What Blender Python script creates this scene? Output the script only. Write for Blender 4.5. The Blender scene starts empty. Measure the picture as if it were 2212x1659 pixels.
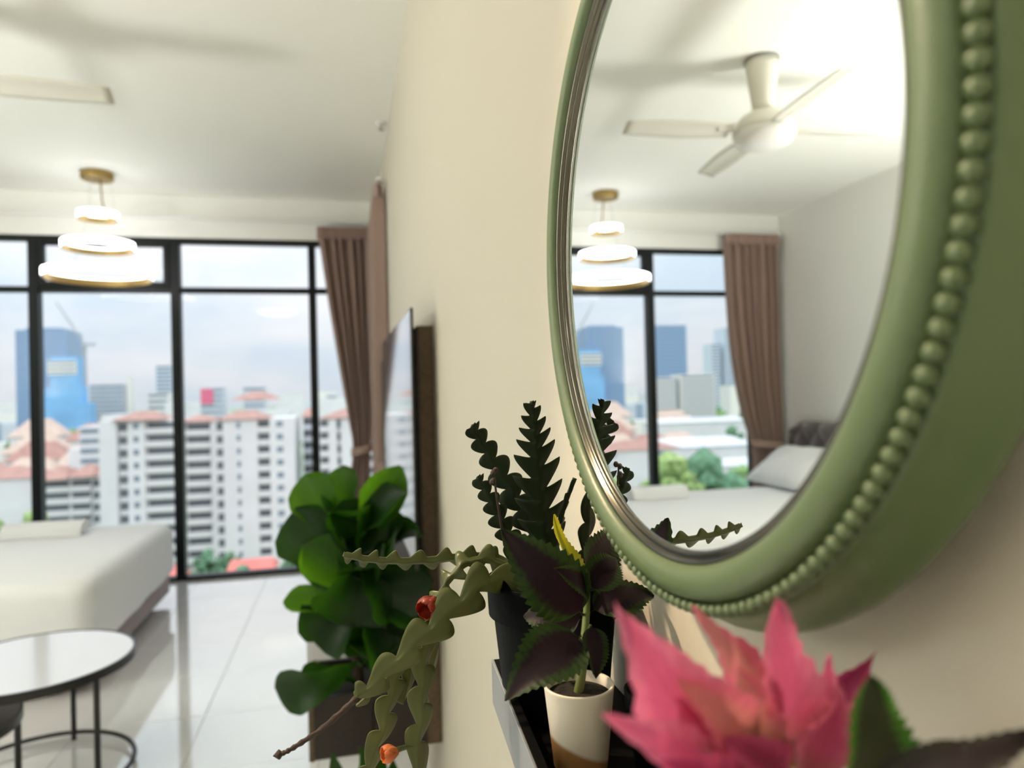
import bpy, bmesh, math, random
from math import pi, sin, cos, sqrt, atan2, radians, exp
from mathutils import Vector
random.seed(7)
sc = bpy.context.scene
COL = sc.collection

# ---------------------------------------------------------------- camera
H = 1.40
def cam_axes(yaw, pitch, roll):
    f = Vector((sin(yaw)*cos(pitch), cos(yaw)*cos(pitch), sin(pitch)))
    r = Vector((cos(yaw), -sin(yaw), 0)); u = r.cross(f)
    return cos(roll)*r + sin(roll)*u, -sin(roll)*r + cos(roll)*u, f
R_, U_, F_ = cam_axes(radians(12.948), radians(.68), radians(-1.47))
cd = bpy.data.cameras.new('camera')
cam = bpy.data.objects.new('camera', cd); COL.objects.link(cam)
from mathutils import Matrix
cam.matrix_world = Matrix(((R_.x, U_.x, -F_.x, 0), (R_.y, U_.y, -F_.y, 0), (R_.z, U_.z, -F_.z, H), (0, 0, 0, 1)))
cd.sensor_width = 36; cd.lens = 36*1540/2212
cd.clip_start = .01; cd.clip_end = 6000
cd.dof.use_dof = True; cd.dof.focus_distance = .69; cd.dof.aperture_fstop = 4.3
sc.camera = cam

# ---------------------------------------------------------------- sky, lights, exposure
w = bpy.data.worlds.new('overcast_sky'); sc.world = w; w.use_nodes = True
nt = w.node_tree; nt.nodes.clear()
wo = nt.nodes.new('ShaderNodeOutputWorld'); bg = nt.nodes.new('ShaderNodeBackground')
tc = nt.nodes.new('ShaderNodeTexCoord'); mp = nt.nodes.new('ShaderNodeMapping'); mp.inputs['Scale'].default_value = (2.2, 2.2, 6.5)
nz = nt.nodes.new('ShaderNodeTexNoise'); nz.inputs['Scale'].default_value = 1.6; nz.inputs['Detail'].default_value = 5
rp = nt.nodes.new('ShaderNodeValToRGB')
rp.color_ramp.elements[0].position = .36; rp.color_ramp.elements[0].color = (.66, .78, .90, 1)
rp.color_ramp.elements[1].position = .62; rp.color_ramp.elements[1].color = (.90, .92, .96, 1)
nt.links.new(tc.outputs['Generated'], mp.inputs['Vector']); nt.links.new(mp.outputs[0], nz.inputs['Vector'])
nt.links.new(nz.outputs[0], rp.inputs[0]); nt.links.new(rp.outputs[0], bg.inputs[0]); nt.links.new(bg.outputs[0], wo.inputs[0])
# overcast sky luminance, (1 + 2 sin e) / 3 of the zenith over the whole dome
sx = nt.nodes.new('ShaderNodeSeparateXYZ'); nt.links.new(tc.outputs['Generated'], sx.inputs[0])
mz = nt.nodes.new('ShaderNodeMath'); mz.operation = 'MAXIMUM'; mz.inputs[1].default_value = 0; nt.links.new(sx.outputs[2], mz.inputs[0])
ms = nt.nodes.new('ShaderNodeMath'); ms.operation = 'MULTIPLY_ADD'; ms.inputs[1].default_value = 1.6*.68; ms.inputs[2].default_value = .8*.68
nt.links.new(mz.outputs[0], ms.inputs[0]); nt.links.new(ms.outputs[0], bg.inputs[1])

def lamp(name, kind, loc, power, col, size=.3, rot=None, sizey=None, spot=None):
    d = bpy.data.lights.new(name, kind); d.energy = power; d.color = col
    if kind == 'AREA':
        d.size = size
        if sizey: d.shape = 'RECTANGLE'; d.size_y = sizey
    elif kind == 'SUN': d.angle = size
    else: d.shadow_soft_size = size
    if spot: d.spot_size = spot; d.spot_blend = .6
    o = bpy.data.objects.new(name, d); COL.objects.link(o); o.location = loc
    if rot: o.rotation_euler = rot
    return o
# hazy high sun from behind the building, lights the town only (this room faces away from it)
lamp('hazy_sun', 'SUN', (0, -20, 60), .42, (1, .96, .9), radians(12), (radians(48), 0, radians(-20)))
# beam of the warm ceiling downlight, tilted at the mirror
lamp('downlight_beam', 'SPOT', (-1.0, 1.35, 2.985), 200, (1, .76, .50), .05, Vector((1.27, -1.32, -1.98)).to_track_quat('-Z', 'Y').to_euler(), spot=radians(40))
sc.view_settings.view_transform = 'Standard'; sc.view_settings.look = 'None'
sc.view_settings.gamma = 1; sc.view_settings.use_curve_mapping = False
sc.view_settings.exposure = .72
sc.cycles.max_bounces = 12; sc.cycles.diffuse_bounces = 8; sc.cycles.glossy_bounces = 6
sc.cycles.transparent_max_bounces = 24; sc.cycles.transmission_bounces = 6
sc.cycles.use_denoising = True; sc.cycles.sample_clamp_indirect = 6
sc.cycles.caustics_reflective = False; sc.cycles.caustics_refractive = False

# ---------------------------------------------------------------- materials
MATS = {}
def M(name, col=(.8, .8, .8), rough=.5, metal=0, bump=0, bscale=60, var=0, vscale=6, trans=0, tcol=None, emit=0, coat=0, stretch=None, sheen=0, spec=None):
    if name in MATS: return MATS[name]
    m = bpy.data.materials.new(name); m.use_nodes = True; MATS[name] = m
    t = m.node_tree; N = t.nodes; L = t.links
    b = N['Principled BSDF']; out = N['Material Output']
    b.inputs['Base Color'].default_value = (*col, 1); b.inputs['Roughness'].default_value = rough
    b.inputs['Metallic'].default_value = metal
    if coat: b.inputs['Coat Weight'].default_value = coat; b.inputs['Coat Roughness'].default_value = .05
    if sheen: b.inputs['Sheen Weight'].default_value = sheen
    if spec is not None: b.inputs['Specular IOR Level'].default_value = spec
    if emit:
        b.inputs['Emission Color'].default_value = (*col, 1); b.inputs['Emission Strength'].default_value = emit
    if bump or var:
        c = N.new('ShaderNodeTexCoord'); mpn = N.new('ShaderNodeMapping'); L.new(c.outputs['Object'], mpn.inputs[0])
        if stretch: mpn.inputs['Scale'].default_value = stretch
        if var:
            n = N.new('ShaderNodeTexNoise'); n.inputs['Scale'].default_value = vscale; n.inputs['Detail'].default_value = 4
            L.new(mpn.outputs[0], n.inputs['Vector'])
            x = N.new('ShaderNodeValToRGB'); x.color_ramp.elements[0].position = .3; x.color_ramp.elements[1].position = .7
            x.color_ramp.elements[0].color = (*[max(0, k*(1-var)) for k in col], 1)
            x.color_ramp.elements[1].color = (*[min(1, k*(1+var)) for k in col], 1)
            L.new(n.outputs[0], x.inputs[0]); L.new(x.outputs[0], b.inputs['Base Color'])
        if bump:
            n2 = N.new('ShaderNodeTexNoise'); n2.inputs['Scale'].default_value = bscale; n2.inputs['Detail'].default_value = 3
            L.new(mpn.outputs[0], n2.inputs['Vector'])
            bp = N.new('ShaderNodeBump'); bp.inputs['Strength'].default_value = bump; bp.inputs['Distance'].default_value = .01
            L.new(n2.outputs[0], bp.inputs['Height']); L.new(bp.outputs[0], b.inputs['Normal'])
    if trans:
        tr = N.new('ShaderNodeBsdfTranslucent'); tr.inputs[0].default_value = (*(tcol or col), 1)
        mx = N.new('ShaderNodeMixShader'); mx.inputs[0].default_value = trans
        L.new(b.outputs[0], mx.inputs[1]); L.new(tr.outputs[0], mx.inputs[2]); L.new(mx.outputs[0], out.inputs[0])
    return m

def leaf_mat(name, mid, edge, rough=.4, trans=.3, tmid=None, tedge=None, edge_at=.75, vein=None, base=None, soft=.12, spec=.4):
    """leaf colour by its own uv: u runs from midrib (0) to margin (1), v from stalk to tip"""
    m = bpy.data.materials.new(name); m.use_nodes = True; t = m.node_tree; N = t.nodes; L = t.links
    b = N['Principled BSDF']; out = N['Material Output']; b.inputs['Roughness'].default_value = rough
    b.inputs['Specular IOR Level'].default_value = spec
    uv = N.new('ShaderNodeUVMap'); sp = N.new('ShaderNodeSeparateXYZ'); L.new(uv.outputs[0], sp.inputs[0])
    no = N.new('ShaderNodeTexNoise'); no.inputs['Scale'].default_value = 9; L.new(uv.outputs[0], no.inputs['Vector'])
    ad = N.new('ShaderNodeMath'); ad.operation = 'MULTIPLY_ADD'; ad.inputs[1].default_value = .35
    L.new(no.outputs[0], ad.inputs[0]); L.new(sp.outputs[0], ad.inputs[2])
    def ramp(c0, c1):
        r = N.new('ShaderNodeValToRGB'); r.color_ramp.elements[0].position = edge_at - soft + .17; r.color_ramp.elements[1].position = min(.999, edge_at + soft + .17)
        r.color_ramp.elements[0].color = (*c0, 1); r.color_ramp.elements[1].color = (*c1, 1); L.new(ad.outputs[0], r.inputs[0]); return r.outputs[0]
    def with_base(colour, bc):
        if bc is None: return colour
        r = N.new('ShaderNodeValToRGB'); r.color_ramp.elements[0].position = .05; r.color_ramp.elements[1].position = .42
        r.color_ramp.elements[0].color = (1, 1, 1, 1); r.color_ramp.elements[1].color = (0, 0, 0, 1); L.new(sp.outputs[1], r.inputs[0])
        mx = N.new('ShaderNodeMix'); mx.data_type = 'RGBA'; L.new(r.outputs[0], mx.inputs[0]); L.new(colour, mx.inputs[6]); mx.inputs[7].default_value = (*bc, 1)
        return mx.outputs[2]
    colr = with_base(ramp(mid, edge), base)
    if vein:
        # side veins: thin stripes of (v*k - u) plus the midrib
        ma = N.new('ShaderNodeMath'); ma.operation = 'MULTIPLY_ADD'; ma.inputs[1].default_value = 9; L.new(sp.outputs[1], ma.inputs[0])
        mu = N.new('ShaderNodeMath'); mu.operation = 'MULTIPLY'; mu.inputs[1].default_value = -2.2; L.new(sp.outputs[0], mu.inputs[0]); L.new(mu.outputs[0], ma.inputs[2])
        fr = N.new('ShaderNodeMath'); fr.operation = 'FRACT'; L.new(ma.outputs[0], fr.inputs[0])
        lt = N.new('ShaderNodeMath'); lt.operation = 'LESS_THAN'; lt.inputs[1].default_value = .12; L.new(fr.outputs[0], lt.inputs[0])
        l2 = N.new('ShaderNodeMath'); l2.operation = 'LESS_THAN'; l2.inputs[1].default_value = .07; L.new(sp.outputs[0], l2.inputs[0])
        mxm = N.new('ShaderNodeMath'); mxm.operation = 'MAXIMUM'; L.new(lt.outputs[0], mxm.inputs[0]); L.new(l2.outputs[0], mxm.inputs[1])
        mf = N.new('ShaderNodeMath'); mf.operation = 'MULTIPLY'; mf.inputs[1].default_value = .55; L.new(mxm.outputs[0], mf.inputs[0])
        mx = N.new('ShaderNodeMix'); mx.data_type = 'RGBA'; L.new(mf.outputs[0], mx.inputs[0]); L.new(colr, mx.inputs[6]); mx.inputs[7].default_value = (*vein, 1)
        colr = mx.outputs[2]
        bp = N.new('ShaderNodeBump'); bp.inputs['Strength'].default_value = .5; bp.inputs['Distance'].default_value = .002; bp.invert = True
        L.new(mxm.outputs[0], bp.inputs['Height']); L.new(bp.outputs[0], b.inputs['Normal'])
    L.new(colr, b.inputs['Base Color'])
    if trans:
        tr = N.new('ShaderNodeBsdfTranslucent'); L.new(with_base(ramp(tmid or mid, tedge or edge), base), tr.inputs[0])
        mx = N.new('ShaderNodeMixShader'); mx.inputs[0].default_value = trans
        L.new(b.outputs[0], mx.inputs[1]); L.new(tr.outputs[0], mx.inputs[2]); L.new(mx.outputs[0], out.inputs[0])
    return m

def glass_mat():
    m = bpy.data.materials.new('window_glass'); m.use_nodes = True; t = m.node_tree; N = t.nodes; L = t.links
    N.remove(N['Principled BSDF']); out = N['Material Output']
    tr = N.new('ShaderNodeBsdfTransparent'); tr.inputs[0].default_value = (.985, .99, .99, 1)
    gl = N.new('ShaderNodeBsdfGlossy'); gl.inputs[1].default_value = .02
    fr = N.new('ShaderNodeFresnel'); fr.inputs[0].default_value = 1.25
    mx = N.new('ShaderNodeMixShader'); L.new(fr.outputs[0], mx.inputs[0]); L.new(tr.outputs[0], mx.inputs[1]); L.new(gl.outputs[0], mx.inputs[2]); L.new(mx.outputs[0], out.inputs[0])
    return m

# ---------------------------------------------------------------- shapes: each returns (verts, faces)
def box(x0, x1, y0, y1, z0, z1):
    v = [(x, y, z) for z in (z0, z1) for y in (y0, y1) for x in (x0, x1)]
    return v, [(0, 2, 3, 1), (4, 5, 7, 6), (0, 1, 5, 4), (2, 6, 7, 3), (0, 4, 6, 2), (1, 3, 7, 5)]
def join(*sh):
    V, Fs = [], []
    for v, f in sh:
        o = len(V); V += list(v); Fs += [tuple(i+o for i in q) for q in f]
    return V, Fs
def lathe(prof, c, n=32, axis='z', a0=0.0):
    """prof: (r, h) pairs round an axis through c; r 0 closes an end"""
    V, Fs = [], []; rings = []
    for r, h in prof:
        if r < 1e-7:
            rings.append([len(V)]); V.append(_ax(0, 0, h, c, axis))
        else:
            rings.append(list(range(len(V), len(V)+n)))
            for k in range(n):
                a = a0 + 2*pi*k/n; V.append(_ax(r*cos(a), r*sin(a), h, c, axis))
    for A, B in zip(rings, rings[1:]):
        for k in range(n):
            k2 = (k+1) % n
            if len(A) == 1 and len(B) == 1: continue
            if len(A) == 1: Fs.append((A[0], B[k2], B[k]))
            elif len(B) == 1: Fs.append((A[k], A[k2], B[0]))
            else: Fs.append((A[k], A[k2], B[k2], B[k]))
    return V, Fs
def _ax(a, b, h, c, axis):
    if axis == 'z': return (c[0]+a, c[1]+b, c[2]+h)
    if axis == 'x': return (c[0]+h, c[1]+a, c[2]+b)
    return (c[0]+a, c[1]+h, c[2]+b)
def cyl(c, r, z0, z1, n=20, r2=None):
    r2 = r if r2 is None else r2
    return lathe([(0, z0), (r, z0), (r2, z1), (0, z1)], (c[0], c[1], 0), n)
def ball(c, r, n=12, m=8, s=(1, 1, 1)):
    v, f = lathe([(r*sin(pi*k/m), -r*cos(pi*k/m)) for k in range(m+1)], (0, 0, 0), n)
    return [(c[0]+x*s[0], c[1]+y*s[1], c[2]+z*s[2]) for x, y, z in v], f
def tube(pts, rad, n=8, closed=False):
    P = [Vector(p) for p in pts]; m = len(P); rad = rad if isinstance(rad, (list, tuple)) else [rad]*m
    V, Fs = [], []; nrm = None
    for i, p in enumerate(P):
        t = (P[(i+1) % m] - P[i-1]) if (closed or 0 < i < m-1) else (P[1]-P[0] if i == 0 else P[-1]-P[-2])
        t.normalize()
        if nrm is None:
            nrm = t.orthogonal().normalized()
        nrm = (nrm - t*nrm.dot(t)).normalized(); bn = t.cross(nrm)
        for k in range(n):
            a = 2*pi*k/n; V.append(tuple(p + rad[i]*(cos(a)*nrm + sin(a)*bn)))
    for i in range(m if closed else m-1):
        j = (i+1) % m
        for k in range(n):
            k2 = (k+1) % n; Fs.append((i*n+k, i*n+k2, j*n+k2, j*n+k))
    if not closed:
        Fs.append(tuple(range(n))[::-1]); Fs.append(tuple((m-1)*n+k for k in range(n)))
    return V, Fs
def grid(fn, nu, nv):
    V = [tuple(fn(i/nu, j/nv)) for j in range(nv+1) for i in range(nu+1)]
    return V, [(j*(nu+1)+i, j*(nu+1)+i+1, (j+1)*(nu+1)+i+1, (j+1)*(nu+1)+i) for j in range(nv) for i in range(nu)]
def spline(pts, n):
    """Catmull-Rom through pts, n samples"""
    P = [Vector(p) for p in pts]; P = [2*P[0]-P[1]] + P + [2*P[-1]-P[-2]]; out = []
    m = len(P)-3
    for k in range(n):
        s = k/(n-1)*m; i = min(int(s), m-1); t = s-i; a, b, c, d = P[i:i+4]
        out.append(.5*((2*b) + (c-a)*t + (2*a-5*b+4*c-d)*t*t + (3*b-a-3*c+d)*t**3))
    return out
def lerp(a, b, t): return a+(b-a)*t

# ---------------------------------------------------------------- objects
def wloc(o):
    v = Vector((0, 0, 0))
    while o: v += o.location; o = o.parent
    return v
def obj(name, shape, mat, parent=None, loc=None, smooth=False, bevel=0, seg=2, solid=0, sub=0, uv=None):
    """one mesh object; shape is in room coordinates, made relative to its parent (or to loc)"""
    V, Fs = shape
    base = wloc(parent) if parent else Vector(loc or (0, 0, 0))
    me = bpy.data.meshes.new(name); me.from_pydata([tuple(Vector(v)-base) for v in V], [], Fs); me.update()
    if mat: me.materials.append(mat)
    if smooth: me.polygons.foreach_set('use_smooth', [True]*len(me.polygons))
    if uv:
        l = me.uv_layers.new(name='UVMap')
        for p in me.loops: l.data[p.index].uv = uv[p.vertex_index]
    o = bpy.data.objects.new(name, me); COL.objects.link(o)
    if parent: o.parent = parent
    elif loc is not None: o.location = loc
    if solid: s = o.modifiers.new('s', 'SOLIDIFY'); s.thickness = solid; s.offset = 0
    if bevel: b = o.modifiers.new('b', 'BEVEL'); b.width = bevel; b.segments = seg; b.limit_method = 'ANGLE'; b.harden_normals = False
    if sub: s = o.modifiers.new('u', 'SUBSURF'); s.levels = s.render_levels = sub
    return o
def tag(o, label, cat, group=None, kind=None):
    if label: o['label'] = label
    if cat: o['category'] = cat
    if group: o['group'] = group
    if kind: o['kind'] = kind
    return o
def thing(name, label, cat, loc, group=None):
    o = bpy.data.objects.new(name, None); COL.objects.link(o); o.location = loc; o.empty_display_size = .05
    return tag(o, label, cat, group)
def struct(name, shape, mat, **k): return tag(obj(name, shape, mat, **k), None, None, None, 'structure')
def copy_tree(o, parent=None):
    c = o.copy(); COL.objects.link(c)
    if parent: c.parent = parent
    for ch in [x for x in o.children]: copy_tree(ch, c)
    return c
def clone(o, loc, parent=None):
    c = o.copy(); COL.objects.link(c); c.location = loc
    if parent: c.parent = parent
    return c

# ---------------------------------------------------------------- room shell
XL, XR, YB, YW, ZC = -3.575, .27, -2.6, 6.0, 3.0
paint = M('cream_wall_paint', (.615,.565,.465), .62, bump=.05, bscale=180)
paint_w = M('white_wall_paint', (.83,.83,.795), .62, bump=.05, bscale=180)
ceil_m = M('ceiling_paint', (.87,.87,.815), .7, bump=.03, bscale=200)
tile_m = M('polished_white_tile', (.87, .87, .865), .06, var=.02, vscale=3, coat=1)
grout = M('grey_grout', (.42, .42, .41), .8, bump=.1)
floor = struct('floor', box(XL-.1, XR+.1, YB-.1, YW+.09, -.05, -.004), grout)
tw, th = .51, .51
tile0 = None
nx = int((XR-XL)/tw)+2; ny = int((YW+.25-YB)/th)+2
for i in range(nx):
    for j in range(ny):
        x0 = -.652 - 6*tw + i*tw; y0 = 3.42 - 12*th + j*th
        x1, y1 = x0+tw, y0+th
        if x1 < XL or x0 > XR or y1 < YB or y0 > YW: continue
        if y1 > YW:
            obj('tile', box(x0+.0012, x1-.0012, y0+.0012, YW-.006, -.015, 0), tile_m, floor); continue
        if tile0 is None:
            tile0 = obj('tile', box(.0012, tw-.0012, .0012, th-.0012, -.015, 0), tile_m, loc=(0, 0, 0), bevel=.001, seg=1)
            tile0.parent = floor; tile0.location = (x0, y0, 0)
        else:
            clone(tile0, (x0, y0, 0))
struct('ceiling', box(XL-.1, XR+.1, YB-.1, YW+.15, ZC, ZC+.1), ceil_m)
struct('wall_right', box(XR, XR+.12, YB-.1, YW+.15, -.05, ZC+.1), paint)
struct('wall_left', box(XL-.12, XL, YB-.1, YW+.15, -.05, ZC+.1), paint_w)
struct('wall_back', box(XL-.1, XR+.1, YB-.12, YB, -.05, ZC+.1), paint_w)
struct('wall_front', box(XL, XR, YW, YW+.14, 2.675, ZC), paint_w)
struct('trim_1', box(XL, XR, YW-.045, YW+.002, 2.822, ZC), paint_w, bevel=.004)

# window wall: black aluminium frame
black = M('black_aluminium', (.003, .005, .006), .4, spec=.22)
glassm = glass_mat()
win = struct('window_1', join(box(XL, XR, YW-.005, YW+.09, 2.637, 2.676), box(XL, XR, YW-.005, YW+.09, -.004, .03),
                              box(XL, XL+.05, YW-.005, YW+.09, .03, 2.637), box(XR-.05, XR, YW-.005, YW+.09, .03, 2.637)), black, bevel=.004)
mull = [(-3.325, -3.26), (-2.318, -2.252), (-1.332, -1.264), (-.296, -.237)]
for a, b in mull: obj('mullion', box(a, b, YW-.012, YW+.085, .03, 2.637), black, win, bevel=.004)
ed = [XL+.05] + [k for m_ in mull for k in m_] + [XR-.05]
for i in range(0, len(ed), 2):
    a, b = ed[i], ed[i+1]
    obj('transom', box(a, b, YW, YW+.08, 2.248, 2.290), black, win, bevel=.004)
    obj('pane', box(a-.004, b+.004, YW+.04, YW+.046, .026, 2.252), glassm, win)
    obj('pane', box(a-.004, b+.004, YW+.04, YW+.046, 2.286, 2.64), glassm, win)
a, b = -2.252, -1.332
obj('sash_frame', join(box(a+.004, a+.048, YW-.02, YW+.03, 2.29, 2.637), box(b-.048, b-.004, YW-.02, YW+.03, 2.29, 2.637),
                       box(a+.048, b-.048, YW-.02, YW+.03, 2.29, 2.328), box(a+.048, b-.048, YW-.02, YW+.03, 2.60, 2.637)), black, win, bevel=.004)

# ---------------------------------------------------------------- curtains
cur = M('mauve_brown_curtain_cloth', (.42,.30,.25), .85, trans=.35, tcol=(.55,.40,.33), sheen=.3, bump=.12, bscale=260)
cur2 = M('mauve_brown_curtain_heading', tuple(k*.92 for k in (.42,.30,.25)), .9, bump=.2, bscale=260)
def keyed(keys, z):
    for (z0, *a), (z1, *b) in zip(keys, keys[1:]):
        if z <= z0 and z >= z1:
            t = (z0-z)/(z0-z1); t = t*t*(3-2*t) if False else t
            return [lerp(p, q, t) for p, q in zip(a, b)]
    return keys[0][1:] if z > keys[0][0] else keys[-1][1:]
def smooth_keys(keys, n=60):
    P = spline([(k[1], k[2], k[0]) for k in keys], n)
    return [(p.z, p.x, p.y) for p in P]
def curtain(label, keys, depth, folds, axis, group, ztie, seed):
    """keys: (z, edge0, edge1) down the cloth; hangs along x at y = depth, or along y at x = depth"""
    kk = smooth_keys(keys); rnd = random.Random(seed); ph = [rnd.uniform(-.5, .5) for _ in range(8)]
    ztop, zbot = keys[0][0], keys[-1][0]
    def at(u, v):
        z = lerp(ztop, zbot, v); e0, e1 = keyed(kk, z)
        w_ = abs(e1-e0); am = .035 if v > .04 else .02
        uu = u + .02*sin(5*u*pi+ph[0]) + .012*sin(3*v*pi+ph[1])*sin(2*pi*u)
        a = lerp(e0, e1, u); d = am*cos(2*pi*folds*uu + ph[2]) + .012*cos(4*pi*folds*uu*.5 + ph[3]*4)
        d *= min(1, w_/.25) if z < ztie+.25 else 1
        return (a, depth+d, z) if axis == 'x' else (depth+d*.95, a, z)
    e0, e1 = keys[0][1:]; mid = (e0+e1)/2
    root = thing('curtain', label, 'curtain', (mid, depth, 0) if axis == 'x' else (depth, mid, 0), group)
    obj('panel', grid(at, int(folds*14), 70), cur, root, smooth=True, solid=.003)
    def hd(u, v):
        z = lerp(ztop+.012, ztop-.085, v); a = lerp(e0-.004, e1+.004, u); d = .024*cos(2*pi*folds*2*u) + .004*sin(40*u)
        d *= .75
        s_ = -.012
        return (a, depth+d+s_-.016, z) if axis == 'x' else (depth+(d*.6+s_), a, z)
    obj('heading', grid(hd, int(folds*22), 4), cur2, root, smooth=True, solid=.004)
    t0, t1 = keyed(kk, ztie)
    def tb(u, v):
        a_ = 2*pi*u; c = (t0+t1)/2; hw = abs(t1-t0)/2+.012
        x = c+hw*cos(a_); y = depth+.062*sin(a_); z = ztie + .035*(v*2-1) + .02*cos(a_)
        return (x, y, z) if axis == 'x' else (depth+(y-depth)*.8, x, z)
    obj('tieback', grid(tb, 32, 3), cur2, root, smooth=True, solid=.005)
    return root
GC = 'mauve brown curtains tied back at the window wall'
curtain('mauve brown curtain tied back beside the tufted headboard, seen in the mirror',
        [(2.785, -2.974, -3.53), (2.3, -2.985, -3.53), (1.7, -3.02, -3.53), (1.2, -3.10, -3.53), (.86, -3.20, -3.515), (.55, -3.21, -3.50), (.03, -3.17, -3.52)], 5.885, 7, 'x', GC, .86, 1)
curtain('mauve brown curtain tied back across the right end of the window',
        [(2.748, -.214, .20), (2.2, -.145, .20), (1.6, -.06, .20), (1.2, .0, .20), (.97, .025, .165), (.6, -.02, .16), (.03, -.06, .17)], 5.885, 6, 'x', GC, .97, 2)
curtain('narrow tan brown curtain hanging edge-on along the right wall beside the television',
        [(2.765, 4.66, 5.80), (2.2, 4.68, 5.80), (1.4, 4.72, 5.80), (.95, 4.76, 5.7), (.03, 4.70, 5.78)], .215, 9, 'y', GC, .95, 3)
steel = M('brushed_steel', (.55, .56, .57), .3, 1)
rail = thing('curtain_rail', 'slim white curtain rail fixed above the window head', 'curtain rail', (0, 5.88, 2.79))
wplas = M('white_plastic', (.8, .79, .76), .4)
obj('track', box(XL+.02, .235, 5.87, 5.90, 2.80, 2.822), wplas, rail, bevel=.003)
obj('end_cap', box(.235, .245, 5.866, 5.904, 2.797, 2.825), wplas, rail, bevel=.003)
for x in (-3.3, -2.3, -1.3, -.3): obj('bracket', box(x-.012, x+.012, 5.885, 5.955, 2.822, 2.834), wplas, rail)
rail2 = thing('side_curtain_rail', 'short white curtain rail along the right wall above the tan curtain', 'curtain rail', (.22, 5.2, 2.79))
obj('track', box(.208, .236, 4.62, 5.84, 2.785, 2.805), wplas, rail2, bevel=.003)
for y in (4.7, 5.7): obj('bracket', box(.23, .27, y-.012, y+.012, 2.79, 2.802), wplas, rail2)
hook = thing('ceiling_sprinkler', 'small white ceiling sprinkler close to the right wall', 'sprinkler', (.222, 4.22, 3.0))
obj('plate', lathe([(0, 0), (.032, 0), (.03, -.008), (0, -.010)], (.222, 4.22, 3.0), 20), wplas, hook, smooth=True)
obj('head', lathe([(0, -.008), (.009, -.010), (.008, -.035), (.02, -.038), (.02, -.041), (0, -.042)], (.222, 4.22, 3.0), 14), steel, hook)

# ---------------------------------------------------------------- ring pendant
brass = M('brushed_brass', (.36, .25, .09), .38, 1)
glow = M('lit_acrylic_ring', (1, 1, .985), .4, emit=5)
pc = Vector((-1.665, 5.44, 3.0))
pend = thing('ring_pendant_light', 'lit pendant of three stacked white rings hanging from a round brass canopy', 'pendant light', pc)
obj('canopy', lathe([(0, 0), (.103, 0), (.105, -.006), (.105, -.046), (.1, -.052), (0, -.052)], pc, 36), brass, pend, smooth=False, bevel=.002)
obj('cord', tube([pc+Vector((.02, 0, -.05)), pc+Vector((.03, 0, -.2)), pc+Vector((.05, 0, -.30))], .005, 8), brass, pend)
for r, z, hh in ((.125, 2.697, .05), (.225, 2.487, .052), (.338, 2.285, .056)):
    rg = obj('ring', lathe([(r-.022, hh/2), (r, hh/2), (r, -hh/2+.006), (r-.006, -hh/2+.006), (r-.006, hh/2-.006), (r-.022, hh/2-.006), (r-.022, hh/2)], (pc.x, pc.y, z), 64), glow, pend, smooth=False)
    obj('metal_band', lathe([(r-.007, -hh/2), (r-.001, -hh/2), (r-.001, -hh/2+.005), (r-.007, -hh/2+.005), (r-.007, hh/2-.008), (r-.0095, hh/2-.008), (r-.0095, -hh/2), (r-.007, -hh/2)], (pc.x, pc.y, z), 64), brass, rg)
for k in range(3):
    a = 2*pi*k/3+.4
    q = [pc+Vector((.08*cos(a), .08*sin(a), -.05)), Vector((pc.x+.11*cos(a), pc.y+.11*sin(a), 2.72)), Vector((pc.x+.212*cos(a), pc.y+.212*sin(a), 2.51)), Vector((pc.x+.325*cos(a), pc.y+.325*sin(a), 2.31))]
    obj('wire', tube(q, .0012, 5), steel, pend)

# ---------------------------------------------------------------- ceiling fan
fanw = M('cream_fan_enamel', (.70, .68, .60), .35)
fc = Vector((-1.605, 3.102, 3.0))
fan = thing('ceiling_fan', 'cream ceiling fan with four blades and a bowl shaped hub', 'ceiling fan', fc)
obj('mounting_plate', lathe([(0, 0), (.085, 0), (.085, -.012), (.08, -.016), (0, -.016)], fc, 32), M('grey_fan_plate', (.25, .25, .23), .5), fan, smooth=False)
obj('rod_cover', lathe([(0, -.014), (.079, -.014), (.077, -.05), (.066, -.13), (.054, -.22), (.05, -.27), (0, -.27)], fc, 32), fanw, fan, smooth=True)
obj('motor_housing', lathe([(.045, -.255), (.07, -.265), (.105, -.285), (.135, -.315), (.148, -.345), (.148, -.362), (.0, -.362)], fc, 40), fanw, fan, smooth=True)
obj('bottom_bowl', lathe([(0, -.363), (.15, -.363), (.148, -.38), (.13, -.41), (.09, -.432), (.04, -.442), (0, -.444)], fc, 40), wplas, fan, smooth=True)
for k in range(4):
    a = radians(5 + 90*k); ca, sa = cos(a), sin(a)
    def bl(u, v):
        r = lerp(.17, .70, v); hw = .052 + .012*sin(pi*min(1, v*1.1)); hw *= 1 if v < .97 else .93
        s = (u*2-1)*hw; zz = -.355 - s*.26 - .006*(1-abs(u*2-1))*-1
        return (fc.x+r*ca-s*sa, fc.y+r*sa+s*ca, fc.z+zz)
    bo = obj('blade', grid(bl, 6, 14), fanw, fan, smooth=True, solid=.006)
    def ar(p, q, z0, z1, wd):
        return [(fc.x+r*ca-s*sa, fc.y+r*sa+s*ca, fc.z+z) for z in (z0, z1) for s in (-wd, wd) for r in (p, q)]
    obj('blade_arm', (ar(.12, .24, -.36, -.348, .022), box(0, 1, 0, 1, 0, 1)[1]), fanw, bo, bevel=.002)

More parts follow.
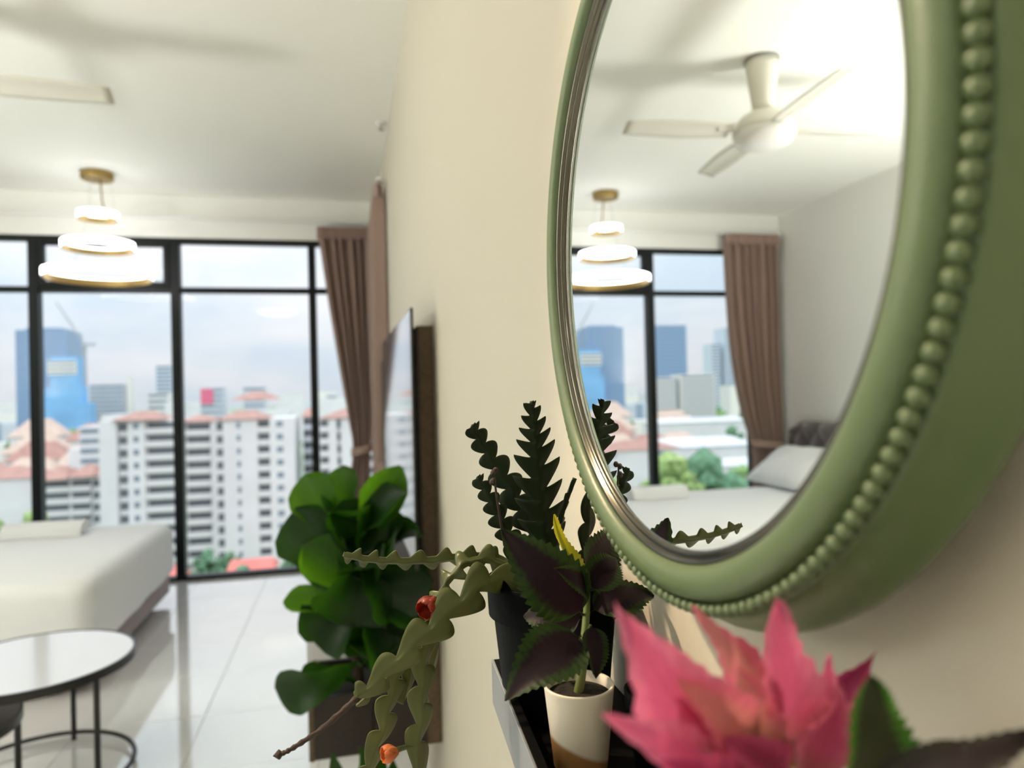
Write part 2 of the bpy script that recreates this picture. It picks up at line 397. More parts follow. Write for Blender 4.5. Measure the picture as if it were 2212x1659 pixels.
# fill lamp added out of view, shaped as a round ceiling fitting
clamp = thing('fill_lamp', 'added round white fill lamp on the ceiling in front of the fan, out of view', 'ceiling lamp', (-2.3, .9, ZC))
obj('lamp_base', lathe([(0, 0), (.36, 0), (.36, -.03), (0, -.03)], (-2.3, .9, ZC), 40), wplas, clamp)
obj('diffuser', lathe([(0, -.13), (.18, -.122), (.29, -.095), (.345, -.055), (.35, -.03)], (-2.3, .9, ZC), 40), M('lit_lamp_diffuser', (1, .93, .80), .5, emit=5.5), clamp, smooth=True)

cl2 = copy_tree(clamp); cl2.location = (-1.2, -1.3, ZC); cl2['label'] = 'second added round fill lamp on the ceiling behind the camera'; cl2['group'] = clamp['group'] = 'added round fill lamps'  # unseen copy added behind the camera to brighten the near wall

# warm recessed downlight in the ceiling, washing the mirror wall from above
dl = thing('recessed_downlight', 'small round warm downlight set in the ceiling above the mirror wall', 'downlight', (-1.0, 1.35, ZC))
obj('trim_ring', lathe([(.045, -.001), (.062, -.006), (.07, -.002), (.07, .0)], (-1.0, 1.35, ZC), 32), wplas, dl, smooth=True)
obj('lit_lens', lathe([(0, -.0015), (.046, -.0015)], (-1.0, 1.35, ZC), 32), M('lit_downlight_lens', (1, .84, .62), .5, emit=6), dl)

up = thing('fill_uplighter', 'added unseen black fill lamp with an upturned lit bowl beside the bed', 'floor lamp', (-3.2, 2.2, 0))  # added out of view to brighten the ceiling and left wall
obj('base', lathe([(0, 0), (.15, 0), (.15, .015), (.03, .03), (0, .03)], (-3.2, 2.2, 0), 32), M('black_lamp_metal', (.01, .01, .01), .4), up)
obj('pole', tube([(-3.2, 2.2, .02), (-3.2, 2.2, 1.34)], .013, 10), MATS['black_lamp_metal'], up)
obj('bowl', lathe([(.0, 1.33), (.10, 1.34), (.32, 1.42), (.38, 1.49)], (-3.2, 2.2, 0), 36), MATS['black_lamp_metal'], up, smooth=True)
obj('lit_disc', lathe([(0, 1.455), (.355, 1.455)], (-3.2, 2.2, 0), 36), M('lit_uplight_disc', (1, 1, .965), .5, emit=44), up)

# ---------------------------------------------------------------- bed
mauve = M('mauve_velvet', (.20, .125, .13), .8, sheen=.6, bump=.08, bscale=40, var=.12, vscale=9)
sheetm = M('white_cotton_sheet', (.83,.845,.86), .8, bump=.25, bscale=7, sheen=.2)
pillm = M('white_pillow_cotton', (.83,.845,.86), .8, bump=.2, bscale=10)
bed = thing('bed', 'wide bed with white sheets, mauve base and tufted grey brown headboard', 'bed', (-2.35, 4.62, 0))
obj('bed_base', box(-3.44, -1.25, 3.80, 5.45, .055, .30), mauve, bed, bevel=.02, seg=3)
def soft_box(x0, x1, y0, y1, z0, z1, r, nx_, ny_, sag=.0, seed=0):
    """upholstered block: rounded top edges, slightly wavy hem"""
    rnd = random.Random(seed)
    P = []
    prof = [(0, z0), (0, z1-r)] + [(r*(1-cos(t*pi/2/4)), z1-r+r*sin(t*pi/2/4)) for t in range(1, 5)]
    rc = .09
    def ring(ins):
        out = []
        for cx, cy, a0 in ((x1-rc, y1-rc, 0), (x0+rc, y1-rc, pi/2), (x0+rc, y0+rc, pi), (x1-rc, y0+rc, 1.5*pi)):
            for t in range(7):
                a = a0+pi/2*t/6; out.append((cx+(rc-ins*.9)*cos(a), cy+(rc-ins*.9)*sin(a)))
        # densify the straight runs
        full = []
        for p, q in zip(out, out[1:]+out[:1]):
            d = math.dist(p, q); k = max(1, int(d/.09))
            full += [(lerp(p[0], q[0], t/k), lerp(p[1], q[1], t/k)) for t in range(k)]
        return full
    base = ring(0); n = len(base); V, Fs = [], []
    cx, cy = (x0+x1)/2, (y0+y1)/2
    def lay(ins, z, wav):
        for i, p in enumerate(base):
            dx, dy = p[0]-cx, p[1]-cy; l = sqrt(dx*dx+dy*dy)
            q = (p[0]-ins*(1 if dx > 0 else -1)*(abs(dx) > (x1-x0)/2-.1), p[1]-ins*(1 if dy > 0 else -1)*(abs(dy) > (y1-y0)/2-.1))
            wv = wav*(sin(i*.55+seed)*.6+sin(i*1.3)*.4)
            V.append((q[0]+wv*dx/l, q[1]+wv*dy/l, z + (sag*sin(i*.31+1) if wav else 0)))
    lay(0, z0, .012)
    for k in (.33, .66): lay(0, lerp(z0, z1-r, k), .008*(1-k))
    for ins, z in prof[1:]: lay(ins, z, 0)
    rows = len(V)//n
    for j in range(rows-1):
        for i in range(n):
            i2 = (i+1) % n; Fs.append((j*n+i, j*n+i2, (j+1)*n+i2, (j+1)*n+i))
    Fs.append(tuple((rows-1)*n+i for i in range(n)))
    return V, Fs
obj('mattress', box(-3.42, -1.29, 3.83, 5.42, .29, .50), sheetm, bed, bevel=.04, seg=3)
obj('sheet', soft_box(-3.44, -1.215, 3.765, 5.475, .215, .552, .075, 1, 1, .012, 3), sheetm, bed, smooth=True)
for x, y in ((-3.3, 3.9), (-3.3, 5.33), (-1.36, 3.92), (-1.36, 5.33)):
    obj('leg', lathe([(0, 0), (.022, 0), (.03, .056), (0, .056)], (x, y, 0), 14), steel, bed)
hm = M('grey_brown_velvet', (.085, .068, .07), .75, sheen=.7, bump=.05, bscale=60)
def htop(y):
    d = min(y-3.62, 5.80-y); return .985 + .10*(1-max(0, 1-d/.28)**2)
def hb(u, v):
    y = lerp(3.62, 5.80, u); z = lerp(.32, htop(y), v)
    a, b = (y-3.62)/.115, (z-.32)/.115*.82
    k = abs(sin(pi*(a+b)/2)*sin(pi*(a-b)/2)) ** .45
    ed_ = min(1, min(u, 1-u)/.03, (1-v)/.05)
    return (XL+.055 + .05*k*ed_ + .02*sqrt(ed_), y, z)
hbd = obj('headboard', grid(hb, 150, 46), hm, bed, smooth=True)
obj('headboard_back', box(XL+.004, XL+.06, 3.64, 5.78, .05, .975), hm, bed, bevel=.01)
btn = None
for i in range(1, 19):
    for j in range(1, 7):
        if (i+j) % 2: continue
        y = 3.62+.115*i; z = .32+.115/.82*j
        if z > htop(y)-.06 or y > 5.74: continue
        if btn is None: btn = obj('button', ball((0, 0, 0), .012, 8, 5, (.5, 1, 1)), hm, loc=(0, 0, 0), smooth=True); btn.parent = hbd; btn.location = Vector((XL+.083, y, z))-wloc(hbd)
        else: clone(btn, Vector((XL+.083, y, z))-wloc(hbd))
def pillow(c, wy, hz, th_, lean):
    def side(s):
        def f(u, v):
            a, b = u*2-1, v*2-1
            t = max(0, (1-abs(a)**2.6))**.55*max(0, (1-abs(b)**2.6))**.55
            p = 1-.07*(1-abs(a))*b*b; q = 1-.07*(1-abs(b))*a*a
            y = c[1]+a*wy/2*q; h = b*hz/2*p; x = s*th_/2*t + .012*sin(a*7+b*3)*t
            return (c[0]+x*cos(lean)-h*sin(lean), y, c[2]+h*cos(lean)+x*sin(lean))
        return f
    v1, f1 = grid(side(1), 26, 20); v2, f2 = grid(side(-1), 26, 20)
    return join((v1, f1), (v2, [q[::-1] for q in f2]))
for y, lb in ((5.22, 'plump white pillow leaning on the headboard at the window side'), (4.22, 'plump white pillow leaning on the headboard at the room side')):
    o = thing('pillow', lb, 'pillow', (-3.24, y, .55), 'white pillows on the bed')
    obj('cover', pillow((-3.17, y, .725), .88, .50, .20, .98), pillm, o, smooth=True)
    obj('seam', tube([(-3.17-(.25*b)*sin(.98), y+a*.435, .725+.25*b*cos(.98)) for a, b in ((-1, -.97), (0, -.93), (1, -.97), (.945, 0), (1, .97), (0, .93), (-1, .97), (-.945, 0))], .003, 5, True), pillm, o)
tow = thing('folded_towel', 'white rolled bath towel lying on the bed sheet', 'towel', (-1.92, 5.18, .552))
def tr_(u, v):
    a = 2*pi*u; r = .05*(1+.05*sin(3*a)); x = lerp(-2.15, -1.69, v)
    return (x, 5.18+1.7*r*cos(a), .602+.86*r*sin(a))
obj('roll', join(grid(tr_, 24, 12), ([tr_(i/24, 1) for i in range(24)], [tuple(range(24))]), ([tr_(i/24, 0) for i in range(24)], [tuple(range(24))[::-1]])), sheetm, tow, smooth=False, bevel=.004)
obj('loose_edge', box(-2.15, -1.69, 5.085, 5.10, .555, .615), sheetm, tow, bevel=.006, seg=3)

# ---------------------------------------------------------------- nesting tables
wtop = M('white_table_top', (.74, .75, .79), .16, coat=.4)
blk = M('black_steel', (.008, .008, .009), .4)
def ntable(name, label, c, r, h, legs, zr):
    t = thing(name, label, 'table', (c[0], c[1], 0))
    obj('top', lathe([(0, h-.016), (r-.012, h-.016), (r-.010, h), (0, h+.001)], (c[0], c[1], 0), 72), TOPM[name], t)
    obj('rim', lathe([(r-.0095, h-.03), (r, h-.03), (r, h+.002), (r-.0095, h+.002), (r-.0095, h-.03)], (c[0], c[1], 0), 72), blk, t)
    obj('base_ring', tube([(c[0]+(r-.012)*cos(2*pi*k/60), c[1]+(r-.012)*sin(2*pi*k/60), zr) for k in range(60)], .009, 8, True), blk, t)
    for a in legs:
        x, y = c[0]+(r-.012)*cos(radians(a)), c[1]+(r-.012)*sin(radians(a))
        obj('leg', tube([(x, y, 0), (x, y, h-.018)], .0105, 10), blk, t)
TOPM = {'coffee_table': wtop, 'side_table': M('dark_brown_top', (.03, .018, .016), .1, coat=.6)}
ntable('coffee_table', 'round white topped coffee table with black steel ring base', (-1.17, 3.0), .345, .45, (-34, 86, 150), .03)
ntable('side_table', 'smaller dark brown round table tucked under the white coffee table', (-1.385, 2.70), .285, .36, (10, 130, 250), .0095)

# ---------------------------------------------------------------- television, wall panel, planter box, cabinet
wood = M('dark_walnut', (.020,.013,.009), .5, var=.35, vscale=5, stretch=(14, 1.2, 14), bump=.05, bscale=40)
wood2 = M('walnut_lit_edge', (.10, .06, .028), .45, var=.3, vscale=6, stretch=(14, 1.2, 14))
pan = thing('wood_wall_panel', 'tall brown wooden feature panel on the wall behind the television', 'wall panel', (.245, 3.6, .28))
for k in range(9):
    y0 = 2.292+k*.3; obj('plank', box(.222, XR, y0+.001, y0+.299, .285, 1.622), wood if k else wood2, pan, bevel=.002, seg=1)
obj('rib', join(*[box(.215, .223, 2.294+i*.03, 2.294+i*.03+.018, .287, 1.62) for i in range(88)]), wood, pan)['kind'] = 'stuff'
tvb = M('black_gloss_screen', (.004, .004, .005), .09, spec=1, coat=1)
tvb.node_tree.nodes['Principled BSDF'].inputs['IOR'].default_value = 1.9; tvb.node_tree.nodes['Principled BSDF'].inputs['Coat IOR'].default_value = 1.8
tv = thing('television', 'large wall mounted flat television seen almost edge-on', 'television', (.2, 2.93, 1.26))
def tvbox(x0, x1, y0, y1, z0, z1):
    v, f = box(x0, x1, y0, y1, z0, z1)
    return [(x-(y-2.19)*.0105, y, z) for x, y, z in v], f
obj('bezel', tvbox(.1905, .1985, 2.19, 3.66, .862, 1.668), M('black_plastic', (.008, .008, .009), .4), tv, bevel=.002)
obj('screen', tvbox(.1892, .1907, 2.197, 3.653, .872, 1.662), tvb, tv)
obj('wall_mount', box(.186, .224, 2.7, 3.0, 1.1, 1.4), blk, tv)
wcab = M('white_lacquer', (.62, .62, .62), .3)
cab = thing('low_cabinet', 'low white lacquered cabinet standing under the television behind the planter', 'cabinet', (.02, 3.6, 0))
obj('carcass', box(-.165, .21, 2.92, 4.4, .05, .56), wcab, cab, bevel=.004)
obj('plinth', box(-.13, .2, 2.95, 4.37, 0, .05), blk, cab)
obj('top', box(-.172, .214, 2.91, 4.41, .56, .58), wcab, cab, bevel=.003)
for k in range(3):
    y0 = 2.925+k*.492; d_ = obj('door', box(-.182, -.166, y0+.003, y0+.487, .06, .55), wcab, cab, bevel=.002)
    obj('handle', box(-.196, -.182, y0+.2, y0+.29, .5, .51), steel, d_, bevel=.002)

# ---------------------------------------------------------------- town beyond the window (camera floor is 38 m above the street)
ZG = -38.0
white_r = M('white_render', (.72, .72, .72), .8, var=.06, vscale=.15)
grey_r = M('pale_grey_render', (.60, .63, .68), .8, var=.05, vscale=.15)
cream_r = M('cream_render', (.80, .78, .72), .8)
darkw = M('dark_window_glass', (.13, .15, .17), .4)  # lightened: distance haze put into the glass colour
bluew = M('blue_grey_window', (.20, .26, .32), .3)
terra = M('terracotta_roof', (.44, .25, .21), .85, var=.15, vscale=.5)
redr = M('salmon_red_roof', (.80, .22, .19), .8, var=.12, vscale=.2)
orange_r = M('orange_clay_roof', (.60, .46, .38), .8, var=.12, vscale=.3)
steelr = M('pale_metal_roof', (.66, .68, .70), .6)
struct('city_ground', box(-2600, 1200, 20, 4000, ZG-1, ZG), M('city_ground_mix', (.30, .36, .27), .95, var=.45, vscale=.012))
UB = {}
def shared(key, shape, mat):
    if key not in UB:
        o = obj(key[0], shape, mat, loc=(0, 0, 0)); UB[key] = o.data; COL.objects.unlink(o); bpy.data.objects.remove(o)
    return UB[key]
def put(name, me, loc, parent):
    o = bpy.data.objects.new(name, me); COL.objects.link(o); o.parent = parent; o.location = loc; return o
def hip(x0, x1, y0, y1, z, h, rid=.35, ov=.6):
    x0 -= ov; x1 += ov; y0 -= ov; y1 += ov; xm0, xm1, ym = lerp(x0, x1, rid), lerp(x1, x0, rid), (y0+y1)/2
    return [(x0, y0, z), (x1, y0, z), (x1, y1, z), (x0, y1, z), (xm0, ym, z+h), (xm1, ym, z+h)], [(0, 1, 5, 4), (1, 2, 5), (2, 3, 4, 5), (3, 0, 4), (0, 3, 2, 1)]
def apartment(label, y, dep, ztop, cols, roofs, wall=white_r, fl=2.95, group='white apartment blocks with brown roofs', slab=.95):
    """cols: (x0, x1, kind); each floor of each bay gets its own balcony or window"""
    x0, x1 = cols[0][0], cols[-1][1]
    t = thing('apartment_block', label, 'building', ((x0+x1)/2, y+dep/2, ZG))
    nf = int((ztop-ZG)/fl)
    for a, b, k in cols:
        off = {'pier': 0, 'win': 0.02, 'balc': 1.3, 'slot': 1.0, 'deep': 2.4}[k]
        obj('wall', box(a, b, y+off, y+dep, ZG, ztop), wall, t)
        wdt = b-a
        for f in range(nf):
            z = ztop-fl*(f+1)
            if k == 'win':
                me = shared(('window', round(wdt*.32, 2)), box(-wdt*.16, wdt*.16, -.06, .03, 0, 1.25), bluew); put('window', me, Vector(((a+b)/2, y+off, z+.95))-t.location, t)
            elif k in ('balc', 'deep'):
                me = shared(('window', round(wdt*.9, 2), 'b'), box(-wdt*.43, wdt*.43, -.05, .03, 0, 1.9), darkw); put('window', me, Vector(((a+b)/2, y+off, z+.35))-t.location, t)
                me = shared(('balcony', round(wdt, 2), wall.name), box(-wdt*.49, wdt*.49, 0, 1.25, 0, slab+.25), wall); put('balcony', me, Vector(((a+b)/2, y, z-.25))-t.location, t)
            elif k == 'slot':
                me = shared(('window', round(wdt*.8, 2), 's'), box(-wdt*.4, wdt*.4, -.05, .03, 0, 1.7), darkw); put('window', me, Vector(((a+b)/2, y+off, z+.5))-t.location, t)
    for r in roofs: obj('roof', hip(*r), terra, t)
    return t
P_, W_, B_, S_, D_ = 'pier', 'win', 'balc', 'slot', 'deep'
apartment('white apartment block with a blank white end wall left of the middle mullion', 175, 16, -2.6,
          [(-54.2, -50.6, P_), (-50.6, -48.4, S_), (-48.4, -44.9, W_), (-44.9, -38.6, B_)], [(-50.8, -41, 174.5, 186, -2.6, 1.9)])
apartment('white apartment block of long balconies just right of the middle window mullion', 177, 16, -3.4,
          [(-38.4, -36.9, P_), (-36.9, -31.3, B_), (-31.3, -29.9, P_)], [(-37.5, -31, 177, 188, -3.4, 1.3)])
apartment('white apartment tower with a column of small windows, centre of the window view', 173, 18, -3.1,
          [(-29.7, -28.0, S_), (-28.0, -25.9, P_), (-25.9, -23.4, W_), (-23.4, -20.6, P_), (-20.6, -17.9, B_), (-17.9, -13.4, W_), (-13.4, -12.4, P_)],
          [(-29, -18.5, 173, 186, -3.1, 1.9), (-28.6, -18.2, 192, 206, 1.2, 2.2)])
apartment('greyer apartment block set back behind the white tower, left of the right mullion', 184, 16, -3.3,
          [(-11.2, -9.6, D_), (-9.6, -7.3, D_)], [(-11, -8, 184, 196, -3.3, 2.2)], grey_r)
apartment('white apartment block partly hidden by the right mullion and the curtain', 176, 16, -3.6,
          [(-6.9, -4.8, B_), (-4.8, -2.9, P_), (-2.9, -1.9, S_), (-1.9, 3, P_), (3, 9, B_)], [(-6.2, 8, 176, 188, -3.6, 2.0)])
apartment('lower white apartment block with stepped gabled roofs at the left mullion', 196, 16, -17.0,
          [(-73.6, -67.6, B_), (-67.6, -62.8, B_), (-62.8, -60.6, S_), (-60.6, -55.8, B_)],
          [(-74, -68.2, 195, 210, -17, 2.6), (-67, -62.4, 195, 210, -16.6, 2.4), (-61, -56, 195, 210, -16.4, 2.2)])
apartment('low white apartment block with an orange brown roof at the left edge of the view', 205, 14, -17.2,
          [(-100, -84, W_), (-84, -79.5, P_), (-79.5, -77, W_)], [(-100, -77, 205, 219, -17.2, 2.8)])
def tower(label, parts_, group=None, name='tower'):
    """parts_: (x0, x1, y0, y1, z0, z1, material, bands)"""
    p = parts_[0]; t = thing(name, label, 'building', ((p[0]+p[1])/2, (p[2]+p[3])/2, ZG), group)
    for i, (x0, x1, y0, y1, z0, z1, m, nb) in enumerate(parts_):
        obj('block', box(x0, x1, y0, y1, z0, z1), m, t)
        if nb:
            st = (z1-max(z0, ZG))/nb; zz = max(z0, ZG)
            me = shared(('window_band', round(x1-x0, 1), round(st, 1), label[:12]), box(-(x1-x0)*.47, (x1-x0)*.47, -.25, .1, 0, st*.42), bluew if m is not blue_t else blue_d)
            for k in range(nb):
                put('window_band', me, Vector(((x0+x1)/2, y0, zz+st*(k+.35)))-t.location, t)
    return t
blue_t = M('blue_glass_tower', (.24, .36, .52), .5); blue_d = M('blue_glass_band', (.20, .31, .47), .5)  # paler blues, aerial haze painted into the tower colour
blue_n = M('bright_blue_netting', (.20, .44, .72), .7, var=.15, vscale=.05)
tower('tall dark blue glass tower seen beside the left mullion', [(-241, -207, 600, 634, ZG, 57.5, blue_t, 24), (-236, -212, 605, 628, 57.5, 59.5, blue_d, 0)])
tower('blue netted tower under construction in front of the dark glass tower', [(-216.5, -192, 585, 598, ZG, 14, blue_n, 0), (-213, -194.5, 585, 598, 14, 36.5, blue_n, 0), (-214, -195, 584.3, 590, 23, 33.5, cream_r, 3), (-196, -186, 584, 596, ZG, 2, blue_n, 0)])
tower('dark blue glass tower rising behind the long white slab block, seen in the mirror', [(-353, -318, 700, 730, ZG, 68.5, blue_t, 26)])
tower('long white slab block with many thin window bands, seen in the mirror', [(-231, -206.5, 420, 434, ZG, 10, cream_r, 15), (-203.5, -190, 420, 434, ZG, 8.6, cream_r, 15), (-206.5, -203.5, 423, 433, ZG, 8, bluew, 0)])
pale_b = M('pale_blue_grey_cladding', (.60, .67, .73), .6)
tower('pale blue grey twin tower beside the left curtain, seen in the mirror', [(-541, -512, 900, 930, ZG, 84, pale_b, 30), (-508, -494, 905, 930, ZG, 62, pale_b, 22)])
tower('pale grey block with a flat top right of the blue netted tower', [(-224, -195, 700, 722, ZG, 18, grey_r, 14)])
tower('slim concrete chimney right of the pale flat topped block', [(-193.5, -189, 700, 705, ZG, 24, cream_r, 0)])
tower('slim blue grey tower just left of the middle mullion', [(-169, -156, 700, 714, ZG, 34, pale_b, 20)])
tower('low cream block in front of the slim blue grey tower', [(-166, -150, 660, 672, ZG, 9, cream_r, 9)])
pinkc = M('pink_red_cladding', (.72, .16, .26), .7)
tower('grey block with a pink red panel right of the middle mullion', [(-132, -112, 700, 716, ZG, 13, grey_r, 10), (-131.5, -121, 699, 701, -2, 12, pinkc, 0)])
tower('pale block with a flat top on the skyline beyond the brown roofs', [(-95, -76, 700, 720, ZG, 13, grey_r, 10)])
tower('pale blue block on the skyline at the right mullion', [(-22, -12, 760, 775, ZG, 4, pale_b, 8)])
tower('stepped white block behind the blank white end wall', [(-78, -66.5, 235, 250, ZG, -5.5, white_r, 11), (-72, -66.5, 235, 250, -5.5, -2.2, white_r, 0), (-81, -78, 235, 250, ZG, -12, white_r, 0)])
# tower crane above the netted tower
cr = thing('tower_crane', 'thin grey tower crane leaning its jib above the blue netted tower', 'crane', (-198, 610, ZG))
cm = M('crane_grey', (.42, .45, .47), .6)
obj('mast', join(*[tube([(-198+dx, 610+dy, ZG), (-198+dx, 610+dy, 46)], .45, 5) for dx in (-.9, .9) for dy in (-.9, .9)]), cm, cr)
obj('jib', join(tube([(-198, 610, 47), (-217, 610, 80)], .55, 5), tube([(-198, 611, 49.5), (-217, 610, 80.3)], .3, 4)), cm, cr)
obj('counter_jib', box(-199, -190, 609, 611, 46, 48), cm, cr)
obj('cab', box(-199.5, -196.5, 608.5, 611, 44, 47), cm, cr)
ORD = ['first', 'second', 'third', 'fourth', 'fifth', 'sixth', 'seventh', 'eighth', 'ninth', 'tenth', 'eleventh', 'twelfth']
def ranks(pts): o = sorted(range(len(pts)), key=lambda i: pts[i][0]/pts[i][1]); return [o.index(i) for i in range(len(pts))]
# low town of houses and pale blocks
rnd = random.Random(11)
def house(x, y, w_, d_, h, rm, label, grp, rot=0):
    t = thing('house', label, 'house', (x, y, ZG), grp)
    obj('wall', box(x-w_/2, x+w_/2, y-d_/2, y+d_/2, ZG, ZG+h), white_r, t)
    obj('roof', hip(x-w_/2, x+w_/2, y-d_/2, y+d_/2, ZG+h, h*.35, .3, 1), rm, t)
HS = [(-97, 253, 16, 12, 17, orange_r), (-115, 262, 18, 12, 16, terra), (-92, 282, 14, 10, 18, orange_r), (-112, 300, 20, 12, 19, terra),
        (-124, 330, 22, 14, 20, orange_r), (-100, 330, 16, 12, 21, terra), (-140, 290, 18, 12, 15, orange_r), (-118, 380, 24, 14, 22, terra), (-150, 400, 22, 14, 24, orange_r), (-84, 300, 14, 12, 20, terra), (-180, 380, 26, 14, 20, orange_r), (-96, 400, 20, 14, 24, terra)]
HR = ranks(HS)
for k, (x, y, w_, d_, h, rm) in enumerate(HS):
    house(x, y, w_, d_, h, rm, 'white house under %s hipped roof, %s from the left of its row' % ('an orange' if rm is orange_r else 'a brown', ORD[HR[k]]), 'white houses with hipped roofs beyond the trees')
def hall(label, x0, x1, y0, y1, z, h, rm):
    t = thing('hall', label, 'building', ((x0+x1)/2, (y0+y1)/2, ZG)); obj('wall', box(x0, x1, y0, y1, ZG, z), white_r, t); obj('roof', hip(x0, x1, y0, y1, z, h, .08, .8), rm, t)
hall('long low building with a salmon red roof at the foot of the apartment blocks', -27, -9, 128, 139, -31.2, 2.0, redr)
hall('salmon red roofed shed at the foot of the middle mullion', -42, -29.5, 130, 140, -29.8, 2.6, redr)
hall('salmon red roofed shed behind the fig plant', -8, 6, 126, 138, -29.8, 2.8, redr)
hall('small red roofed hut in front of the white tower', -24, -16, 152, 160, -33.5, 2, redr)
hall('long white roofed hall beyond the trees, seen in the mirror', -134, -101, 220, 240, -18.5, 2.6, steelr)
hall('second white roofed hall in front of the long hall, seen in the mirror', -127, -101.5, 196, 208, -22.5, 1.8, steelr)
hall('white roofed hall left of the mullion, seen in the mirror', -98, -84, 225, 238, -20.5, 2.4, orange_r)
hall('pale shed at the far left of the view', -200, -150, 330, 350, -16, 2, steelr)
TAKEN = [(-225, 617, 26), (-203, 592, 18), (-335, 715, 30), (-518, 915, 40), (-210, 711, 26), (-191, 702, 8), (-162, 705, 14), (-158, 666, 16), (-122, 708, 20), (-85, 710, 20), (-17, 767, 14), (-210, 427, 34), (-118, 230, 30), (-105, 202, 24), (-91, 231, 16), (-175, 340, 34), (-198, 610, 14), (-72, 242, 14)]
TAKEN += [(-99, 230, 10), (-150, 340, 20), (-200, 340, 20), (-88, 212, 14)]
TAKEN += [(h_[0], h_[1], h_[2]*.75) for h_ in HS]
def free(x, y, r): return all(math.hypot(x-a, y-b) > r+c for a, b, c in TAKEN)
for k in range(64):
    for _ in range(60):
        y = rnd.uniform(480, 1500); x = y*rnd.uniform(-.80, .10); w_ = rnd.uniform(14, 44)*y/800
        if free(x, y, w_*.8): break
    TAKEN.append((x, y, w_*.8))
    h = rnd.choice((16, 22, 28, 34, 40, 46))*lerp(.8, 1.15, rnd.random())
    m_ = rnd.choice((white_r, white_r, cream_r, grey_r, pale_b))
    tower('pale distant building on the hazy skyline', [(x-w_/2, x+w_/2, y, y+18, ZG, ZG+h, m_, 0)], 'pale distant buildings on the skyline', 'distant_building')
# trees
leafg = [M('tree_leaf_green', (.22, .35, .13), .9, var=.5, vscale=.9), M('tree_leaf_dark', (.13, .26, .15), .9, var=.5, vscale=.9), M('tree_leaf_bright', (.30, .42, .15), .9, var=.5, vscale=.9)]
bark = M('tree_bark', (.12, .09, .06), .9)
def blob(c, r, rn, sub=2):
    bm = bmesh.new(); bmesh.ops.create_icosphere(bm, subdivisions=sub, radius=1)
    V = []
    for v in bm.verts:
        k = r*(1+rn.uniform(-.25, .25)); V.append((c[0]+v.co.x*k, c[1]+v.co.y*k, c[2]+v.co.z*k*.8))
    Fs = [tuple(v.index for v in f.verts) for f in bm.faces]; bm.free(); return V, Fs
def tree(x, y, top, wd, mt, label, grp, hz):
    t = thing('tree', label, 'tree', (x, y, ZG), grp); rn = random.Random(int(x*31+y*17))
    sh = []
    for k in range(70):
        a = rn.uniform(0, 2*pi); q = sqrt(rn.random()); z = top-hz*(.25+.6*rn.random()*1.0) - hz*.25*q
        sh.append(blob((x+wd*.36*q*cos(a), y+wd*.36*q*sin(a), z), wd*rn.uniform(.06, .12), rn, 1))
    sh.append(blob((x, y, top-hz*.3), wd*.2, rn, 1))
    obj('crown', join(*sh), mt, t, smooth=False)
    obj('trunk', tube([(x, y, ZG), (x+.4, y, lerp(ZG, top-hz, .6)), (x, y, top-hz*.6)], [wd*.05, wd*.04, wd*.02], 7), bark, t)
T1 = [(-50.5, 132, -13.2, 14), (-50, 152, -24, 9)]
T1 = [(x, y, t_, w_*.8) for x, y, t_, w_ in T1]
TR = ranks(T1)
for i, (x, y, top, wd) in enumerate(T1):
    tree(x, y, top, wd, leafg[(2, 0, 1)[i]], 'leafy tree below the window beyond the bed, %s from the left' % ORD[TR[i]], 'green trees below the window beyond the bed', 13)
T2 = [(-49.5, 108, -12.3, 11), (-54, 116, -7.8, 15), (-63, 120, -8.5, 17), (-72, 122, -11, 15), (-60, 104, -13, 12), (-68, 108, -14, 13), (-80, 128, -11.5, 15), (-46, 100, -15, 10), (-40, 93, -16.5, 11), (-45, 118, -13.5, 12)]
T2 = [(x*1.0, y, t_, w_*1.15) for x, y, t_, w_ in T2]
TR = [len(T2)-1-k for k in ranks(T2)]
for i, (x, y, top, wd) in enumerate(T2):
    tree(x, y, top, wd, leafg[(2, 2, 1, 0, 2, 1, 0, 0, 2, 0)[i]], 'big green tree behind the bed in the mirror, %s from the left there' % ORD[TR[i]], 'big green trees behind the bed in the mirror', 15)
for i in range(15):
    for _ in range(80):
        y = rnd.uniform(262, 470); x = y*rnd.uniform(-.62, -.27); wd = rnd.uniform(13, 20)
        if free(x, y, wd*.62): break
    TAKEN.append((x, y, wd*.62))
    tree(x, y, ZG+rnd.uniform(20, 27)*(.8+y/1500), wd, leafg[i % 2], 'dark green tree among the houses in the distance', 'distant green trees among the houses', 15)
T3 = [(-25, 160), (-33, 150), (-20.5, 145), (-12, 150), (-30, 163)]
TR = ranks(T3)
for i, (x, y) in enumerate(T3):
    tree(x, y, -29.5, 7, leafg[1], 'small dark tree at the foot of the apartment blocks, %s from the left' % ORD[TR[i]], 'small trees at the foot of the apartment blocks', 6)

